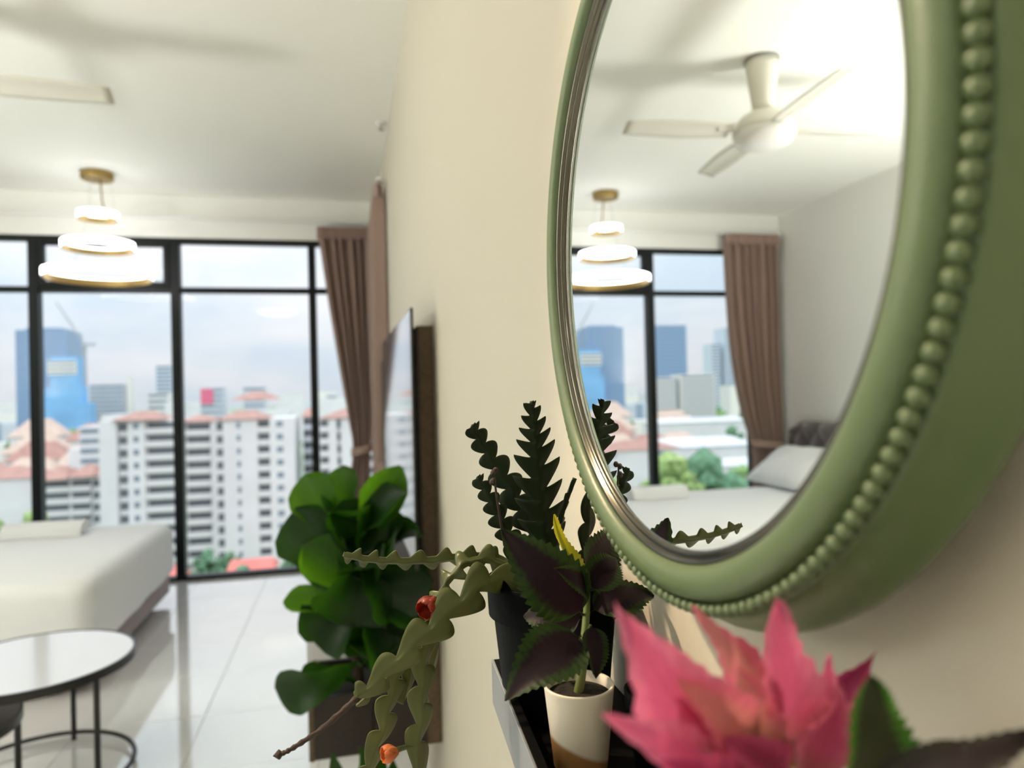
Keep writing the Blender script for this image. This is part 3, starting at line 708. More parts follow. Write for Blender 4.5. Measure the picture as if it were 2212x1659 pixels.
# ---------------------------------------------------------------- round mirror on the right wall
MX, MY, MZ = .2018, .4315, 1.511
sage = M('sage_green_paint', (.100, .142, .062), .38, bump=.04, bscale=300)
mirm = M('mirror_silver', (.93, .94, .93), 0.0, 1)
mir = thing('round_mirror', 'round wall mirror in a sage green frame with a ring of beads', 'mirror', (MX, MY, MZ))
obj('glass', lathe([(0, .004), (.216, .004), (.216, 0), (0, 0)], (MX, MY, MZ), 128, 'x'), mirm, mir)
lipm = M('dark_nickel_lip', (.13, .12, .095), .18, 1)
obj('inner_lip', lathe([(.2118, .004), (.2118, -.0006), (.2132, -.0030), (.2146, -.0034), (.2152, -.0016), (.2160, -.0020), (.2172, -.0048), (.2188, -.0064), (.2198, -.0058), (.2204, -.004), (.2204, .004)], (MX, MY, MZ), 192, 'x'), lipm, mir, smooth=True)
prof = [(.2200, .004), (.2200, -.0060), (.2215, -.0085), (.2245, -.0112), (.229, -.0122),
        (.2335, -.0115), (.2375, -.0095), (.2396, -.0075), (.2404, -.0020), (.2412, .0018), (.2440, .0012), (.2478, .0012), (.2490, .0035), (.2504, .0060), (.2520, .0120), (.2550, .0190), (.2580, .0240), (.2600, .0270), (.2602, .0310), (.2585, .0335), (.2400, .0335), (.2125, .0335)]
def dens(p, k):
    out = []
    for a, b in zip(p, p[1:]): out += [(lerp(a[0], b[0], t/k), lerp(a[1], b[1], t/k)) for t in range(k)]
    return out + [p[-1]]
obj('frame', lathe(prof, (MX, MY, MZ), 192, 'x'), sage, mir, smooth=True)
obj('backing', lathe([(0, .033), (.20, .033), (.20, XR-MX), (0, XR-MX)], (MX, MY, MZ), 64, 'x'), M('brown_backing_board', (.16, .10, .06), .8), mir)
b0 = None
for k in range(178):
    a = 2*pi*k/178; lc = (-.0035, .2450*cos(a), .2450*sin(a))
    if b0 is None:
        b0 = obj('bead', ball((0, 0, 0), .0040, 10, 8), sage, loc=(0, 0, 0), smooth=True); b0.parent = mir; b0.location = lc
    else: clone(b0, lc)

# ---------------------------------------------------------------- wall shelf
ZS = 1.085
sh = thing('wall_shelf', 'narrow black wall shelf with a grey metal front lip under the mirror', 'shelf', (.21, .4, ZS))
blkl = M("black_laminate", (.0025, .0025, .0025), .6, spec=.06)
xf = lambda y: .146+(y-.759)*.054
ya, yb = -.12, .765
obj('board', ([(xf(ya)+.01, ya, ZS-.02), (XR, ya, ZS-.02), (XR, yb-.01, ZS-.02), (xf(yb)+.01, yb-.01, ZS-.02), (xf(ya)+.01, ya, ZS), (XR, ya, ZS), (XR, yb-.01, ZS), (xf(yb)+.01, yb-.01, ZS)],
              [(0, 3, 2, 1), (4, 5, 6, 7), (0, 1, 5, 4), (1, 2, 6, 5), (2, 3, 7, 6), (3, 0, 4, 7)]), blkl, sh)
zt, zb = 1.111, 1.064
alu = M('satin_aluminium', (.34, .36, .38), .42, .6)
def bar(x0, x1, z0, z1):
    return [(xf(y)+dx, y, z) for z in (z0, z1) for y, dx in ((ya, x0), (ya, x1), (yb, x1), (yb, x0))], [(0, 3, 2, 1), (4, 5, 6, 7), (0, 1, 5, 4), (1, 2, 6, 5), (2, 3, 7, 6), (3, 0, 4, 7)]
lipo = obj('lip', bar(.0012, .0098, zb+.001, zt-.0004), blkl, sh, bevel=.0008, seg=1)
obj('metal_strip', bar(-.0012, .0014, zb, zt), alu, lipo, bevel=.0005, seg=1)
STEMS = [
    ('stem', [(0.1870, 0.6600, 1.2030), (0.1810, 0.6600, 1.2560), (0.1770, 0.6600, 1.2970), (0.1730, 0.6550, 1.3390), (0.1700, 0.6500, 1.3660), (0.1660, 0.6450, 1.3910)], 0.02492, 0.00730, 10, 'tooth', 0.60, (0.1, -1, 0), 0.26, 0.80),
    ('stem', [(0.1960, 0.7000, 1.1910), (0.1880, 0.7100, 1.2460), (0.1700, 0.7200, 1.2840), (0.1530, 0.7300, 1.3180), (0.1370, 0.7350, 1.3450), (0.1240, 0.7300, 1.3670)], 0.01724, 0.00479, 8, 'round', 0.35, (-0.1, -1, 0.1), 0.55, 0.60),
    ('stem', [(0.1740, 0.6900, 1.1960), (0.1560, 0.6900, 1.2480), (0.1440, 0.6900, 1.2740), (0.1330, 0.6900, 1.2970), (0.1220, 0.6950, 1.3180)], 0.01267, 0.00362, 7, 'round', 0.35, (0, -1, 0.1), 0.60, 0.70),
    ('stem', [(0.2010, 0.7200, 1.1850), (0.2080, 0.7200, 1.2380), (0.2160, 0.7200, 1.2710), (0.2230, 0.7200, 1.2900), (0.2310, 0.7200, 1.3080)], 0.00614, 0.00189, 5, 'tooth', 0.50, (0.6, -1, 0), 0.40, 0.80),
    ('stem', [(0.2190, 0.7200, 1.1840), (0.2410, 0.7250, 1.2300), (0.2470, 0.7300, 1.2580), (0.2510, 0.7300, 1.2920), (0.2550, 0.7300, 1.3270)], 0.01149, 0.00335, 4, 'round', 0.30, (0.35, -1, 0), 0.50, 0.60),
    ('hanging_stem', [(0.1810, 0.6900, 1.1950), (0.1600, 0.6900, 1.2210), (0.1410, 0.6950, 1.2360), (0.1110, 0.7000, 1.2390), (0.0750, 0.7000, 1.2380), (0.0390, 0.7000, 1.2400), (0.0130, 0.7000, 1.2440), (-0.0080, 0.6990, 1.2500)], 0.01240, 0.00413, 10, 'bump', -0.25, (0, -0.9, -0.4), 0.80, 0.35),
    ('hanging_stem', [(0.1760, 0.6800, 1.1960), (0.1580, 0.6800, 1.2230), (0.1310, 0.6800, 1.2380), (0.1070, 0.6750, 1.2390), (0.0910, 0.6700, 1.2280), (0.0790, 0.6700, 1.2120), (0.0720, 0.6700, 1.1930)], 0.01505, 0.00354, 6, 'bump', -0.20, (-0.55, -0.8, 0.2), 0.60, 0.30),
    ('hanging_stem', [(0.1660, 0.6600, 1.2050), (0.1460, 0.6600, 1.2240), (0.1250, 0.6550, 1.2260), (0.1050, 0.6500, 1.2160), (0.0820, 0.6450, 1.2000), (0.0600, 0.6400, 1.1850), (0.0380, 0.6400, 1.1670), (0.0170, 0.6400, 1.1490), (0.0000, 0.6400, 1.1380)], 0.02030, 0.00423, 6, 'lobe', -0.45, (-0.2, -1, -0.15), 0.50, 0.30),
    ('hanging_stem', [(0.0820, 0.6600, 1.1970), (0.0690, 0.6600, 1.1840), (0.0630, 0.6600, 1.1630), (0.0600, 0.6600, 1.1340), (0.0580, 0.6600, 1.1050), (0.0540, 0.6600, 1.0760), (0.0520, 0.6600, 1.0340)], 0.01472, 0.00390, 5, 'lobe', -0.50, (0.5, -1, 0), 0.90, 0.30),
    ('hanging_stem', [(0.0480, 0.6700, 1.1660), (0.0400, 0.6700, 1.1470), (0.0340, 0.6700, 1.1290), (0.0280, 0.6700, 1.1080), (0.0220, 0.6700, 1.0880), (0.0120, 0.6700, 1.0680), (0.0060, 0.6700, 1.0480)], 0.01406, 0.00308, 4, 'lobe', -0.50, (0.5, -1, 0.1), 0.80, 0.30),
    ('hanging_stem', [(0.0600, 0.6800, 1.1670), (0.0530, 0.6800, 1.1490), (0.0480, 0.6800, 1.1320), (0.0420, 0.6800, 1.1110)], 0.01249, 0.00357, 2, 'lobe', -0.50, (0.7, -1, 0), 0.60, 0.40),
    ('hanging_stem', [(0.0340, 0.6550, 1.1560), (0.0240, 0.6550, 1.1400), (0.0130, 0.6550, 1.1330), (0.0010, 0.6550, 1.1240)], 0.00687, 0.00258, 2, 'bump', -0.30, (0.1, -0.8, 0.6), 0.50, 0.50),
    ('hanging_stem', [(0.0780, 0.6900, 1.1600), (0.0690, 0.6900, 1.1300), (0.0630, 0.6900, 1.0950), (0.0620, 0.6900, 1.0820)], 0.00996, 0.00272, 2, 'lobe', -0.50, (0.9, -1, 0), 0.60, 0.50),
]
TWIG = [(0.0020, 0.6400, 1.1380), (-0.0130, 0.6400, 1.1260), (-0.0310, 0.6400, 1.1130), (-0.0460, 0.6400, 1.1050), (-0.0560, 0.6400, 1.1000), (-0.0620, 0.6400, 1.0980), (-0.0690, 0.6400, 1.0970)]
SPIKE = [(0.1460, 0.6850, 1.2500), (0.1420, 0.6850, 1.2770), (0.1390, 0.6850, 1.3000), (0.1370, 0.6850, 1.3200)]
BUDS = [(0.1360, 0.6840, 1.3220), (0.1360, 0.6840, 1.3140), (0.1350, 0.6860, 1.3130), (0.1390, 0.6870, 1.3240)]
FLOWERS = [((0.0680, 0.6550, 1.2070), (0.0780, 0.6650, 1.2110), .0135, 'deep orange red'), ((0.0290, 0.6520, 1.0800), (0.0560, 0.6600, 1.0790), .0100, 'pale orange')]
COLEUS = [
    ('leaf', (0.1910, 0.5800, 1.2090), (0.1250, 0.6000, 1.2830), 0.0586, (-0.45, -0.75, 0.5), 0.120, 0.180, 0.030),
    ('leaf', (0.1870, 0.5750, 1.1930), (0.1130, 0.5450, 1.1610), 0.0556, (-0.3, -0.7, 0.6), 0.160, 0.120, 0.030),
    ('leaf', (0.1980, 0.5850, 1.2090), (0.2640, 0.6000, 1.2130), 0.0440, (0.1, -0.55, 0.8), 0.180, 0.080, 0.030),
    ('leaf', (0.1930, 0.5700, 1.2040), (0.1920, 0.5550, 1.1650), 0.0291, (0.35, -1, 0.1), 0.050, 0.150, 0.030),
    ('leaf', (0.2010, 0.6000, 1.2300), (0.2460, 0.6600, 1.2640), 0.0438, (0.2, -1, 0.25), 0.050, 0.120, 0.030),
    ('leaf', (0.2000, 0.6050, 1.2270), (0.1790, 0.6250, 1.2880), 0.0212, (0.65, -0.9, 0.1), -0.060, 0.250, 0.030),
    ('leaf', (0.1950, 0.5800, 1.2280), (0.1570, 0.5530, 1.2580), 0.0270, (-0.1, -0.85, 0.6), 0.120, 0.100, 0.030),
    ('leaf', (0.1980, 0.5850, 1.2290), (0.2330, 0.6120, 1.2480), 0.0349, (0.1, -0.8, 0.6), 0.140, 0.140, 0.030),
    ('leaf', (0.1940, 0.5900, 1.2020), (0.1470, 0.6200, 1.2010), 0.0441, (-0.2, -0.8, 0.5), 0.120, 0.100, 0.030),
    ('leaf', (0.2000, 0.6000, 1.2020), (0.1780, 0.6250, 1.1670), 0.0487, (-0.1, -0.9, 0.4), 0.100, 0.100, 0.030),
]
COLEUS_STEM = [(0.1840, 0.5750, 1.1410), (0.1870, 0.5750, 1.1680), (0.1900, 0.5780, 1.1900), (0.1950, 0.5850, 1.2110), (0.2000, 0.5950, 1.2340)]
PINK = [
    ('leaf', (0.1490, 0.2750, 1.2360), (0.1000, 0.2620, 1.3160), 0.0338, (-0.35, -0.9, 0.2), 0.040, 0.120, 0.030),
    ('leaf', (0.1880, 0.3000, 1.2430), (0.1590, 0.3150, 1.2960), 0.0204, (-0.1, -0.8, 0.5), 0.050, 0.250, 0.030),
    ('leaf', (0.1870, 0.2850, 1.2250), (0.1770, 0.2750, 1.3090), 0.0352, (0.1, -0.95, 0.2), 0.030, 0.200, 0.030),
    ('leaf', (0.1970, 0.3000, 1.2310), (0.2390, 0.2900, 1.2740), 0.0180, (-0.15, -0.9, 0.45), 0.050, 0.300, 0.030),
    ('leaf', (0.1420, 0.2620, 1.2360), (0.0900, 0.2500, 1.2810), 0.0237, (-0.1, -0.8, 0.6), 0.080, 0.140, 0.030),
    ('leaf', (0.1580, 0.2600, 1.2500), (0.1210, 0.2550, 1.2880), 0.0290, (-0.2, -0.8, 0.55), 0.100, 0.100, 0.030),
    ('leaf', (0.1610, 0.2650, 1.2470), (0.1570, 0.2750, 1.2820), 0.0268, (-0.1, -0.75, 0.65), 0.100, 0.120, 0.030),
    ('leaf', (0.1470, 0.2500, 1.2350), (0.1060, 0.2350, 1.2690), 0.0273, (-0.2, -0.7, 0.7), 0.100, 0.100, 0.030),
    ('leaf', (0.1670, 0.2550, 1.2360), (0.1340, 0.2450, 1.2690), 0.0248, (0, -0.75, 0.65), 0.120, 0.120, 0.030),
    ('leaf', (0.1810, 0.2700, 1.2300), (0.1990, 0.2620, 1.2740), 0.0264, (0.1, -0.9, 0.3), 0.080, 0.200, 0.030),
    ('leaf', (0.1560, 0.2720, 1.2360), (0.1220, 0.2700, 1.2990), 0.0296, (-0.2, -0.85, 0.4), 0.060, 0.150, 0.030),
    ('leaf', (0.1950, 0.2900, 1.2280), (0.2110, 0.2850, 1.2770), 0.0286, (0.1, -0.85, 0.4), 0.060, 0.150, 0.030),
    ('leaf', (0.1740, 0.2800, 1.2340), (0.1610, 0.2850, 1.2920), 0.0262, (-0.1, -0.85, 0.35), 0.060, 0.150, 0.030),
    ('green_leaf', (0.1930, 0.2450, 1.2350), (0.1920, 0.2370, 1.2890), 0.0418, (0.1, -0.95, 0.3), 0.060, 0.120, 0.030),
    ('dark_leaf', (0.1800, 0.2200, 1.2470), (0.2370, 0.2050, 1.2740), 0.0211, (0.1, -0.5, 0.85), 0.120, 0.100, 0.030),
    ('dark_leaf', (0.1850, 0.2300, 1.2440), (0.2220, 0.2250, 1.2650), 0.0166, (0, -0.6, 0.8), 0.120, 0.100, 0.030),
]
FIG = [
    ('leaf', (0.0080, 2.4000, 0.9320), (-0.0240, 2.4400, 1.1730), 0.1308, (-0.59, -1, 0.3), 0.040, 0.320, 0.030),
    ('leaf', (0.0230, 2.4000, 0.9390), (0.1510, 2.2000, 1.1820), 0.1367, (0.05, -1, 0.31), 0.100, 0.320, 0.030),
    ('leaf', (-0.0030, 2.3800, 0.9150), (-0.1470, 2.4200, 1.1490), 0.1589, (-0.01, -1, -0.23), 0.120, 0.320, 0.030),
    ('leaf', (0.0370, 2.3400, 0.9350), (0.1600, 2.1500, 1.1040), 0.1395, (-0.53, -0.9, 0.82), 0.100, 0.320, 0.030),
    ('leaf', (0.0050, 2.3400, 0.8340), (-0.1690, 2.3600, 1.0540), 0.2191, (-0.56, -1, 0.01), 0.100, 0.320, 0.030),
    ('leaf', (0.0360, 2.3400, 0.8900), (0.1970, 2.1500, 0.9940), 0.1001, (0.84, -0.8, 0.57), 0.120, 0.320, 0.030),
    ('leaf', (0.0120, 2.3200, 0.9260), (-0.0220, 2.3000, 1.0770), 0.1873, (0.4, -1, 0.12), 0.050, 0.320, 0.030),
    ('leaf', (0.0210, 2.3000, 0.9000), (0.1060, 2.2900, 1.0640), 0.1938, (0.31, -1, -0.23), 0.060, 0.320, 0.030),
    ('leaf', (0.0110, 2.3100, 0.7680), (-0.1500, 2.3000, 0.9420), 0.1635, (-0.1, -0.9, 0.75), 0.140, 0.320, 0.030),
    ('leaf', (-0.0050, 2.3400, 0.7020), (-0.2110, 2.3300, 0.7710), 0.1073, (-0.07, -0.8, 0.92), 0.080, 0.320, 0.030),
    ('leaf', (0.0150, 2.2700, 0.8640), (-0.0390, 2.2200, 0.7140), 0.2578, (0.16, -1, -0.18), 0.080, 0.320, 0.030),
    ('leaf', (0.0270, 2.2700, 0.8700), (0.1490, 2.2400, 0.7320), 0.2514, (0.54, -1, 0.4), 0.100, 0.320, 0.030),
    ('leaf', (0.0330, 2.3000, 0.8120), (0.2440, 2.2300, 0.8260), 0.1836, (-0.1, -0.9, -0.07), 0.120, 0.320, 0.030),
    ('leaf', (0.0320, 2.2900, 0.7570), (0.2300, 2.2000, 0.6930), 0.1790, (0.75, -0.9, 0.42), 0.140, 0.320, 0.030),
    ('leaf', (0.0100, 2.2700, 0.7500), (-0.0890, 2.2500, 0.6250), 0.1603, (0.13, -0.75, 1.07), 0.120, 0.320, 0.030),
    ('leaf', (0.0260, 2.2500, 0.7260), (0.1160, 2.2200, 0.5710), 0.2114, (0.42, -1, 0.81), 0.100, 0.320, 0.030),
    ('leaf', (0.0150, 2.3600, 0.9170), (-0.1050, 2.3800, 0.7740), 0.2162, (-0.36, -1, 0.58), 0.100, 0.320, 0.030),
    ('leaf', (0.0250, 2.3200, 0.7640), (0.0710, 2.3000, 0.6050), 0.2185, (0.02, -1, 0.73), 0.100, 0.320, 0.030),
    ('leaf', (0.0090, 2.3700, 0.5430), (-0.2450, 2.3600, 0.4910), 0.1342, (0.47, -0.75, 0.21), 0.520, 0.320, 0.030),
    ('leaf', (0.0120, 2.4000, 0.4570), (-0.1790, 2.3300, 0.4800), 0.1310, (-0.65, -0.45, 0.64), 0.180, 0.320, 0.030),
    ('leaf', (0.0210, 2.3600, 0.5310), (0.1930, 2.2200, 0.5460), 0.1392, (0.8, -0.8, 0.48), 0.200, 0.320, 0.030),
    ('leaf', (0.0160, 2.3600, 0.6050), (0.1610, 2.2500, 0.5980), 0.1557, (0.29, -0.9, 0.23), 0.200, 0.320, 0.030),
    ('leaf', (0.0170, 2.3800, 0.7680), (-0.0230, 2.4560, 0.7600), 0.1589, (0.57, -0.8, 0.84), 0.100, 0.320, 0.030),
    ('leaf', (0.0230, 2.3800, 0.5860), (0.0550, 2.1700, 0.6050), 0.1632, (0.21, -0.8, 0.69), 0.100, 0.320, 0.030),
    ('leaf', (0.0090, 2.3800, 0.8800), (0.1300, 2.1700, 1.0040), 0.1601, (0.93, -0.8, -0.0), 0.100, 0.320, 0.030),
    ('leaf', (0.0050, 2.3800, 0.6590), (-0.0150, 2.4480, 0.6180), 0.1170, (0.12, -0.8, -0.05), 0.100, 0.320, 0.030),
    ('leaf', (0.0300, 2.3800, 0.6880), (-0.0590, 2.4800, 0.6890), 0.1352, (-0.74, -0.8, 0.56), 0.100, 0.320, 0.030),
    ('leaf', (0.0220, 2.3800, 0.9460), (-0.0770, 2.2410, 1.0540), 0.1634, (-0.46, -0.8, 0.95), 0.100, 0.320, 0.030),
    ('leaf', (0.0120, 2.3800, 0.6230), (-0.0310, 2.3790, 0.6260), 0.1485, (0.11, -0.8, 0.93), 0.100, 0.320, 0.030),
    ('leaf', (0.0050, 2.3800, 0.7690), (-0.0120, 2.4740, 0.8030), 0.1490, (0.03, -0.8, -0.09), 0.100, 0.320, 0.030),
    ('leaf', (0.0190, 2.3800, 0.8020), (0.0350, 2.2450, 0.8350), 0.1486, (-0.0, -0.8, 0.65), 0.100, 0.320, 0.030),
    ('leaf', (-0.0010, 2.3800, 0.8270), (0.0910, 2.1700, 0.9580), 0.1491, (0.82, -0.8, 0.18), 0.100, 0.320, 0.030),
    ('leaf', (0.0100, 2.3800, 0.7880), (0.0450, 2.3220, 0.8520), 0.1490, (-0.24, -0.8, 0.31), 0.100, 0.320, 0.030),
    ('leaf', (0.0210, 2.3800, 0.6680), (-0.1510, 2.2860, 0.7650), 0.1610, (-0.68, -0.8, 0.11), 0.100, 0.320, 0.030),
    ('leaf', (0.0090, 2.3800, 0.7960), (0.0670, 2.1700, 0.8900), 0.1588, (0.03, -0.8, 0.84), 0.100, 0.320, 0.030),
    ('leaf', (0.0310, 2.3800, 0.8940), (-0.0420, 2.2860, 0.9480), 0.1180, (-0.05, -0.8, 0.11), 0.100, 0.320, 0.030),
    ('leaf', (0.0040, 2.3800, 0.6570), (0.1040, 2.1700, 0.6870), 0.1471, (0.66, -0.8, 0.28), 0.100, 0.320, 0.030),
    ('leaf', (0.0100, 2.3800, 0.9100), (-0.0640, 2.3340, 0.9720), 0.1382, (-0.26, -0.8, 0.91), 0.100, 0.320, 0.030),
]
FIG_TRUNK = [(0.0150, 2.4200, 0.3720), (0.0130, 2.4100, 0.4680), (0.0070, 2.4000, 0.5780), (0.0140, 2.4000, 0.7280), (0.0110, 2.4000, 0.8790), (0.0140, 2.4100, 0.9830)]
LOWPLANT = [
    ('leaf', (0.0220, 1.9800, 0.3220), (-0.0660, 1.9700, 0.4570), 0.0934, (-0.62, -0.8, 0.11), 0.100, 0.320, 0.030),
    ('leaf', (0.0340, 1.9800, 0.3330), (0.0060, 2.0000, 0.4490), 0.0968, (0.66, -1, 0.77), 0.100, 0.320, 0.030),
    ('leaf', (0.0460, 1.9800, 0.3190), (0.0970, 1.9700, 0.4160), 0.1067, (0.83, -0.8, 0.48), 0.100, 0.320, 0.030),
    ('leaf', (0.0330, 1.9700, 0.3140), (-0.0370, 1.9200, 0.4110), 0.1051, (0.58, -0.7, 1.22), 0.100, 0.320, 0.030),
    ('leaf', (0.0330, 1.9700, 0.3140), (0.0350, 1.9200, 0.4370), 0.1117, (-0.42, -0.7, 1.02), 0.100, 0.320, 0.030),
    ('leaf', (0.0450, 1.9700, 0.2990), (0.1310, 1.9500, 0.3470), 0.1059, (0.61, -0.7, 0.93), 0.100, 0.320, 0.030),
]

# ---------------------------------------------------------------- plants: leaf and stem makers
def leaf_shape(base, tip, wd, nrm, droop, fold, wave, prof, nl=24, nw=4, serr=0, teeth=0, seed=0, tipcurl=0):
    """a blade from base to tip; s across, t along; returns shape and uv"""
    B, T = Vector(base), Vector(tip); D = T-B; L = D.length; d = D.normalized()
    N = Vector(nrm); N = (N - d*N.dot(d)).normalized(); S = d.cross(N); rn = random.Random(seed); ph = rn.uniform(0, 6)
    V, uv = [], []
    for j in range(nl+1):
        t = j/nl; c = B + D*t + N*L*droop*(4*t*(1-t))
        hw = wd/2*prof(t)
        if serr and .04 < t < .985:
            hw *= 1 + serr*(1-abs((t*teeth) % 1*2-1))**.8*(1 if hw > .002 else 0) - serr*.5
        for i in range(2*nw+1):
            s = (i-nw)/nw; a = abs(s)
            q = c + S*s*hw + N*(fold*a*a*hw*1.6 + wave*L*sin(t*9+ph+(1.5 if s > 0 else 0))*a*a)
            if serr: q += d*(a**3)*hw*.10*(1-abs((t*teeth) % 1*2-1))
            V.append(tuple(q)); uv.append((a, t))
    w_ = 2*nw+1
    Fs = [(j*w_+i, j*w_+i+1, (j+1)*w_+i+1, (j+1)*w_+i) for j in range(nl) for i in range(2*nw)]
    return (V, Fs), uv
ovate = lambda t: max(.0, (sin(pi*t**.72))**.9*(1 if t < .55 else 1-.25*(t-.55)/.45)) if 0 < t < 1 else .0
coleus_p = lambda t: (.02 if t < .02 else 0) + max(0, sin(pi*max(0, (t-.06)/.94)**.62))**.8*(1-.18*t) + (.03 if t < .1 else 0)
def long_p(t):
    if t < .55: return .12+.88*sin(pi/2*min(1, t/.42))**.9 if t < .42 else 1
    k = (t-.55)/.45; return max(.0, (1-k)**.75*.62+.38*(1-k)**2.2) if k < 1 else 0
fiddle = lambda t: (.05 + .62*sin(pi*min(1, t/.55)*.5)**1.2 if t < .35 else lerp(.5, 1, min(1, (t-.35)/.35)) if t < .70 else max(.0, (1-((t-.70)/.30)**2.4))**.62)
def fiddle(t):
    k = [(0, .05), (.08, .16), (.25, .52), (.4, .62), (.55, .78), (.72, 1.0), (.85, .93), (.94, .62), (1, .06)]
    for (a, p), (b, q) in zip(k, k[1:]):
        if t <= b: z = (t-a)/(b-a); return lerp(p, q, z*z*(3-2*z)*.5+z*.5)
    return .05

def fishbone(pts, wmax, wmin, lobes, kind, shift, nrm, tipk, basek):
    """flat zigzag stem: lobes alternate left and right of a raised rib"""
    n = lobes*20+1; C_ = spline(pts, n); N0 = Vector(nrm)
    cross = (-1, -.62, -.2, 0, .2, .62, 1)
    F_v, B_v = [], []
    for i in range(n):
        t = i/(n-1); c = C_[i]; d = (C_[min(n-1, i+1)]-C_[max(0, i-1)]).normalized()
        N = (N0-d*N0.dot(d)).normalized(); S = d.cross(N)
        env = lerp(basek, 1, min(1, t/.3)) * (1 if t < .5 else lerp(1, tipk, (t-.5)/.5))
        rowF, rowB = [], []
        for s in cross:
            f = (t*lobes + (.5 if s > 0 else 0)) % 1
            if shift < 0: f = 1-f
            if kind == 'tooth': g = sin(pi/2*f/.76)**.95 if f < .76 else max(0, 1-(f-.76)/.24)**1.5
            elif kind == 'lobe': g = sin(pi/2*f/.62)**1.1 if f < .62 else max(0, cos(pi/2*(f-.62)/.38))**.8
            elif kind == 'round': g = max(0, sin(pi*f))**.75
            else: g = max(0, sin(pi*f/.62))**1.2 if f < .62 else 0
            hw = (wmin+(wmax-wmin)*g)*env
            if t > .985: hw *= .5
            a = abs(s)
            q = c + S*s*hw + d*(shift*a*a*(hw-wmin*env))
            th_ = .0026*(1-a)**3.2+.00055
            q = q - N*(a*a*hw*.10)
            rowF.append(q+N*th_); rowB.append(q-N*th_)
        F_v += rowF; B_v += rowB
    V = [tuple(v) for v in F_v+B_v]; m = n*7; Fs = []
    for j in range(n-1):
        for i in range(6):
            a, b, e, g = j*7+i, j*7+i+1, (j+1)*7+i+1, (j+1)*7+i
            Fs.append((a, b, e, g)); Fs.append((m+a, m+g, m+e, m+b))
        for i in (0, 6):
            a, g = j*7+i, (j+1)*7+i; Fs.append((a, g, m+g, m+a) if i == 0 else (a, m+a, m+g, g))
    for j in (0, n-1):
        for i in range(6):
            a, b = j*7+i, j*7+i+1; Fs.append((a, m+a, m+b, b) if j == 0 else (a, b, m+b, m+a))
    return V, Fs

soil = M('dark_potting_soil', (.012, .009, .006), .95, bump=.8, bscale=90)
potblack = M('black_nursery_plastic', (.002, .003, .0035), .5, spec=.04)
# ---------------------------------------------------------------- fishbone cactus in a black pot
cgreen = M('fishbone_cactus_green', (.012,.022,.008), .42, spec=.18, trans=.16, tcol=(.07,.10,.012), var=.3, vscale=14)
cgreen2 = M('fishbone_cactus_olive', (.10,.12,.04), .36, spec=.35, trans=.22, tcol=(.26,.24,.04), var=.35, vscale=14)
PX, PY = .196, .69
cac = thing('potted_fishbone_cactus', 'zigzag stemmed fishbone cactus with two orange flowers in a black plastic pot', 'plant', (PX, PY, ZS))
obj('pot', lathe([(0, .001), (.0505, .001), (.0515, .004), (.0605, .094), (.0655, .096), (.0668, .126), (.0672, .130), (.0655, .131), (.0635, .128), (.060, .098), (.056, .09)], (PX, PY, ZS), 48), potblack, cac, smooth=True, bevel=0)
obj('soil', lathe([(.0605, .098), (.045, .104), (0, .107)], (PX, PY, ZS), 32), soil, cac, smooth=True)
for k, (nm, pts, wx, wn, lb, kd, sf, nr, tk, bk) in enumerate(STEMS):
    obj(nm, fishbone(pts, wx, wn, lb, kd, sf, nr, tk, bk), cgreen if nm == 'stem' else cgreen2, cac, smooth=True)
brown = M('dry_brown_twig', (.045, .028, .022), .85, bump=.4, bscale=120)
tw_ = spline(TWIG, 40)
obj('dry_twig', tube(tw_, [(.0030*(1-.45*k/39) + (.0022*exp(-((k-35)/2.4)**2)) + .0004*sin(k*1.7))*(1 if k < 37 else (40-k)/4) for k in range(40)], 8), brown, cac, smooth=True)
obj('flower_spike', tube(spline(SPIKE, 16), [.0016-.0006*k/15 for k in range(16)], 7), brown, cac, smooth=True)
for p in BUDS: obj('bud', ball(p, .0028, 8, 6, (1, 1, 1.15)), brown, cac, smooth=True)
for (c, root_, r, nm) in FLOWERS:
    fm = M('flower_'+nm.replace(' ', '_'), (.28, .028, .01) if 'deep' in nm else (.62, .19, .06), .4, trans=.35, tcol=(.6, .09, .02) if 'deep' in nm else (.9, .34, .10))
    cv, rv = Vector(c), Vector(root_); ax = (cv-rv).normalized()
    fo = obj('flower', tube(spline([rv, rv+(cv-rv)*.5+Vector((0, 0, .002)), cv], 10), [.0013+.0002*k for k in range(10)], 7), cgreen2, cac, smooth=True)
    e1 = ax.orthogonal().normalized(); e2 = ax.cross(e1)
    for k in range(7):
        a = 2*pi*k/7+.3; ra = cos(a)*e1+sin(a)*e2; sd = ax.cross(ra)
        def pt(u, v):
            s = u*2-1; w_ = .52*r*sin(pi*(.12+.80*v))**.8
            bulge = r*(.22+.55*sin(pi*min(1, v*.78)))
            q = cv - ax*r*.75 + ax*r*1.75*v*(1-.18*v) + ra*(bulge*(1 if v < .8 else 1+.6*(v-.8)) - abs(s)**2*w_*.35) + sd*s*w_
            return tuple(q)
        obj('petal', grid(pt, 6, 10), fm, fo, smooth=True, solid=.0005)

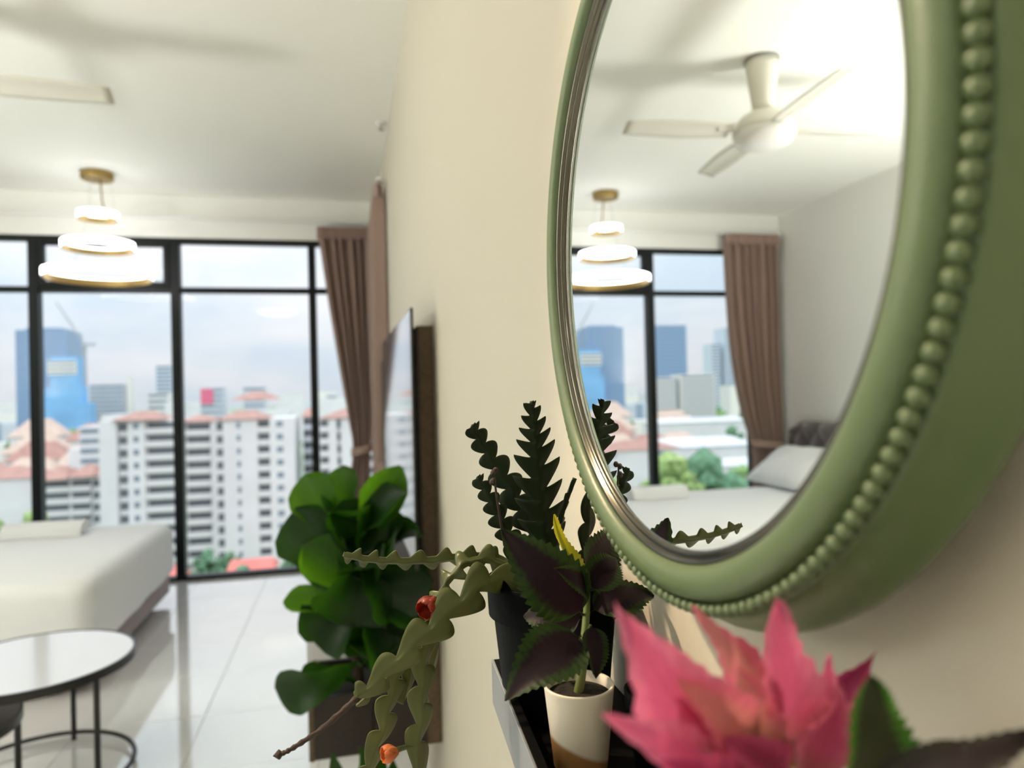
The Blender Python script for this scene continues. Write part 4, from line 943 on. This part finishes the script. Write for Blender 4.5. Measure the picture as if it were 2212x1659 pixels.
# ---------------------------------------------------------------- coleus in a small cream pot
cream_pot = M('cream_glazed_pot', (.80, .74, .62), .45, bump=.04, bscale=400)
def two_tone(m):
    t = m.node_tree; N = t.nodes; L = t.links; b = N['Principled BSDF']
    g = N.new('ShaderNodeNewGeometry') ; c = N.new('ShaderNodeTexCoord'); s = N.new('ShaderNodeSeparateXYZ'); L.new(c.outputs['Object'], s.inputs[0])
    w1 = N.new('ShaderNodeMath'); w1.operation = 'MULTIPLY_ADD'; w1.inputs[1].default_value = .45; L.new(s.outputs[0], w1.inputs[0]); L.new(s.outputs[2], w1.inputs[2])
    r = N.new('ShaderNodeValToRGB'); r.color_ramp.elements[0].position = .0165; r.color_ramp.elements[1].position = .0185
    r.color_ramp.elements[0].color = (.38, .20, .075, 1); r.color_ramp.elements[1].color = (.80, .74, .62, 1); L.new(w1.outputs[0], r.inputs[0]); L.new(r.outputs[0], b.inputs['Base Color'])
two_tone(cream_pot)
QX, QY = .183, .575
col = thing('potted_coleus', 'dark purple and green serrated coleus in a small cream pot with a tan dipped foot', 'plant', (QX, QY, ZS))
obj('pot', lathe([(0, .0008), (.0205, .0008), (.0225, .003), (.0292, .0672), (.0297, .0690), (.0290, .0700), (.0272, .0694), (.0262, .0600), (.0255, .055)], (QX, QY, ZS), 48), cream_pot, col, smooth=True)
obj('soil', lathe([(.0264, .0612), (.018, .0625), (0, .0630)], (QX, QY, ZS), 28), soil, col, smooth=True)
obj('stem', tube(spline([(QX-.002, QY, ZS+.055)]+COLEUS_STEM[1:], 24), [.0042-.0016*k/23 for k in range(24)], 9), M('coleus_stem_green', (.12, .16, .035), .5), col, smooth=True)
colm = leaf_mat('coleus_purple_leaf', (.012, .006, .009), (.016, .034, .008), .5, .10, (.05, .012, .02), (.08, .16, .015), .62, (.010, .005, .008), spec=.15)
colg = leaf_mat('coleus_green_leaf', (.035, .055, .010), (.07, .12, .02), .5, .25, (.12, .16, .01), (.40, .42, .02), .6, (.05, .06, .012))
coly = leaf_mat('coleus_yellow_leaf', (.10, .12, .012), (.45, .42, .02), .5, .4, (.35, .35, .01), (.8, .72, .02), .35)
for k, (nm, b, t, wd, n, dr, fo, wv) in enumerate(COLEUS):
    sh_, uv = leaf_shape(b, t, wd, n, dr, fo, wv, coleus_p, nl=96, nw=5, serr=.15, teeth=15, seed=k)
    lf = obj(nm, sh_, coly if k == 5 else colm, col, smooth=True, uv=uv)
    if k == 5: lf['label'] = 'young yellow leaf'
    bq = Vector(b); st = min(COLEUS_STEM, key=lambda p: (Vector(p)-bq).length)
    if (Vector(st)-bq).length > .003: obj('leaf_stalk', tube([st, b], .0011, 6), MATS['coleus_stem_green'], col)
# small black pot behind the pink leaves
bp = thing('black_nursery_pot', 'small empty black nursery pot on the shelf behind the pink leaves', 'pot', (.236, .53, ZS))
obj('body', lathe([(0, .001), (.020, .001), (.0255, .062), (.028, .063), (.0285, .076), (.027, .077), (.0235, .06), (.02, .02), (0, .018)], (.236, .53, ZS), 32), potblack, bp, smooth=True)

# ---------------------------------------------------------------- pink caladium-like plant close to the camera
KX, KY = .175, .275
pk = thing('pink_foliage_plant', 'pink serrated leaved plant with one green leaf close to the camera, below the mirror', 'plant', (KX, KY, ZS))
obj('pot', lathe([(0, .001), (.033, .001), (.041, .062), (.043, .063), (.0435, .074), (.041, .074), (.038, .06)], (KX, KY, ZS), 32), potblack, pk, smooth=True)
obj('soil', lathe([(.0385, .062), (0, .066)], (KX, KY, ZS), 24), soil, pk)
pinkm = leaf_mat('pink_leaf', (.55,.10,.22), (.64,.18,.29), .55, .42, (.75,.13,.28), (.85,.2,.36), .60, (.40, .06, .12), (.20, .12, .04), .2)
pinkl = leaf_mat('light_pink_leaf', (.50, .17, .17), (.60, .13, .20), .55, .42, (.75, .30, .28), (.8, .2, .3), .6, None, (.14, .10, .02), .2)
magm = leaf_mat('magenta_leaf', (.26, .02, .08), (.42, .05, .15), .55, .35, (.5, .03, .15), (.7, .1, .25), .6, (.15, .02, .04), None, .2)
greenm = leaf_mat('green_margin_leaf', (.012, .014, .006), (.035, .11, .008), .5, .22, (.02, .04, .005), (.07, .34, .01), .72, None, None, .16)
darkm = leaf_mat('dark_maroon_leaf', (.010, .004, .005), (.012, .012, .006), .55, .05, None, None, .7)
for k, (nm, b, t, wd, n, dr, fo, wv) in enumerate(PINK):
    m_ = greenm if nm == 'green_leaf' else darkm if nm == 'dark_leaf' else magm if k in (3, 7, 8) else pinkl if k in (5, 6, 1, 12) else pinkm
    pf = coleus_p if nm != 'leaf' or k in (5, 6, 7, 8) else long_p
    sh_, uv = leaf_shape(b, t, wd, n, dr, fo, wv*1.7, pf, nl=112, nw=5, serr=.15, teeth=9 if nm == 'leaf' else 14, seed=k+40)
    lf = obj('leaf', sh_, m_, pk, smooth=True, uv=uv)
    if nm != 'leaf': lf['label'] = 'dark green leaf with bright green margin' if nm == 'green_leaf' else 'dark maroon leaf'
    q = [Vector(b), Vector(b)*.6+Vector((KX, KY, ZS+.06))*.4+Vector((0, 0, -.01)), Vector((KX+.01*cos(k*2.4), KY+.01*sin(k*2.4), ZS+.06))]
    obj('stalk', tube(spline(q, 10), .0016, 6), M('pink_stalk', (.20, .05, .05), .5), pk, smooth=True)

# ---------------------------------------------------------------- fiddle-leaf fig in a wooden planter box
fgl = leaf_mat('fig_leaf', (.006, .024, .004), (.008, .030, .004), .4, .34, (.045, .16, .005), (.06, .20, .006), .6, (.012, .04, .008), spec=.3)
fgy = leaf_mat('young_fig_leaf', (.03, .09, .008), (.035, .11, .009), .45, .5, (.17, .44, .012), (.20, .48, .015), .6, (.06, .16, .02), spec=.3)
bx0, bx1, by0, by1, bz0, bz1 = -.138, .2225, 2.292, 2.62, .283, .473
fig = thing('potted_fiddle_leaf_fig', 'fiddle-leaf fig with big wavy leaves in a dark wooden box planter by the television', 'plant', ((bx0+bx1)/2, (by0+by1)/2, bz0))
xm = .055
obj('planter_board', box(bx0, xm-.0012, by0, by0+.018, bz0, bz1), wood, fig, bevel=.0015, seg=1)
obj('planter_board', box(xm+.0012, bx1-.001, by0, by0+.018, bz0, bz1), wood, fig, bevel=.0015, seg=1)
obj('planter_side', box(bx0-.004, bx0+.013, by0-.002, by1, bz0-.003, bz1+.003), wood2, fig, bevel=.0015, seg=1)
obj('planter_side', box(bx1-.016, bx1-.001, by0+.019, by1, bz0, bz1), wood, fig)
obj('planter_back', box(bx0+.014, bx1-.017, by1-.018, by1, bz0, bz1), wood, fig)
obj('planter_base', box(bx0+.014, bx1-.017, by0+.019, by1-.019, bz0, bz0+.015), wood, fig)
obj('soil', grid(lambda u, v: (lerp(bx0+.014, bx1-.017, u), lerp(by0+.019, by1-.019, v), bz1-.03+.008*sin(u*9)*sin(v*7)), 12, 12), soil, fig, smooth=True)
ft = spline(FIG_TRUNK, 24)
obj('trunk', tube([(ft[0].x, ft[0].y, bz1-.06)]+ft, [.021]+[.020-.010*k/23 for k in range(24)], 10), M('fig_bark', (.05, .035, .022), .8, bump=.5, bscale=60), fig, smooth=True)
for k, (nm, b, t, wd, n, dr, fo, wv) in enumerate(FIG):
    sh_, uv = leaf_shape(b, t, wd, n, dr, fo, wv*1.2, fiddle, nl=28, nw=5, seed=k+7)
    obj('leaf', sh_, fgy if k in (0, 1, 2, 8, 9) else fgl, fig, smooth=True, uv=uv)
    q = min(ft, key=lambda p: (p-Vector(b)).length)
    obj('leaf_stalk', tube([q, (q+Vector(b))/2+Vector((0, 0, -.005)), b], .004, 6), M('fig_stalk', (.05, .11, .02), .5), fig, smooth=True)
lp = thing('potted_leafy_plant', 'low leafy green plant in a white pot on the floor below the box planter', 'plant', (.055, 1.98, 0))
obj('pot', lathe([(0, .0), (.085, .0), (.11, .19), (.112, .2), (.104, .2), (.098, .17)], (.055, 1.98, 0), 40), wcab, lp, smooth=True)
obj('soil', lathe([(.098, .172), (0, .18)], (.055, 1.98, 0), 24), soil, lp)
for k, (nm, b, t, wd, n, dr, fo, wv) in enumerate(LOWPLANT):
    sh_, uv = leaf_shape(b, t, wd, n, dr, fo, wv, ovate, nl=20, nw=4, seed=k+90)
    obj('leaf', sh_, fgl, lp, smooth=True, uv=uv)
    a = k*1.05
    obj('leaf_stalk', tube([b, (Vector(b)+Vector((.055, 1.98, .2)))/2, (.055+.02*cos(a), 1.98+.02*sin(a), .172)], .0035, 6), MATS['fig_stalk'], lp, smooth=True)
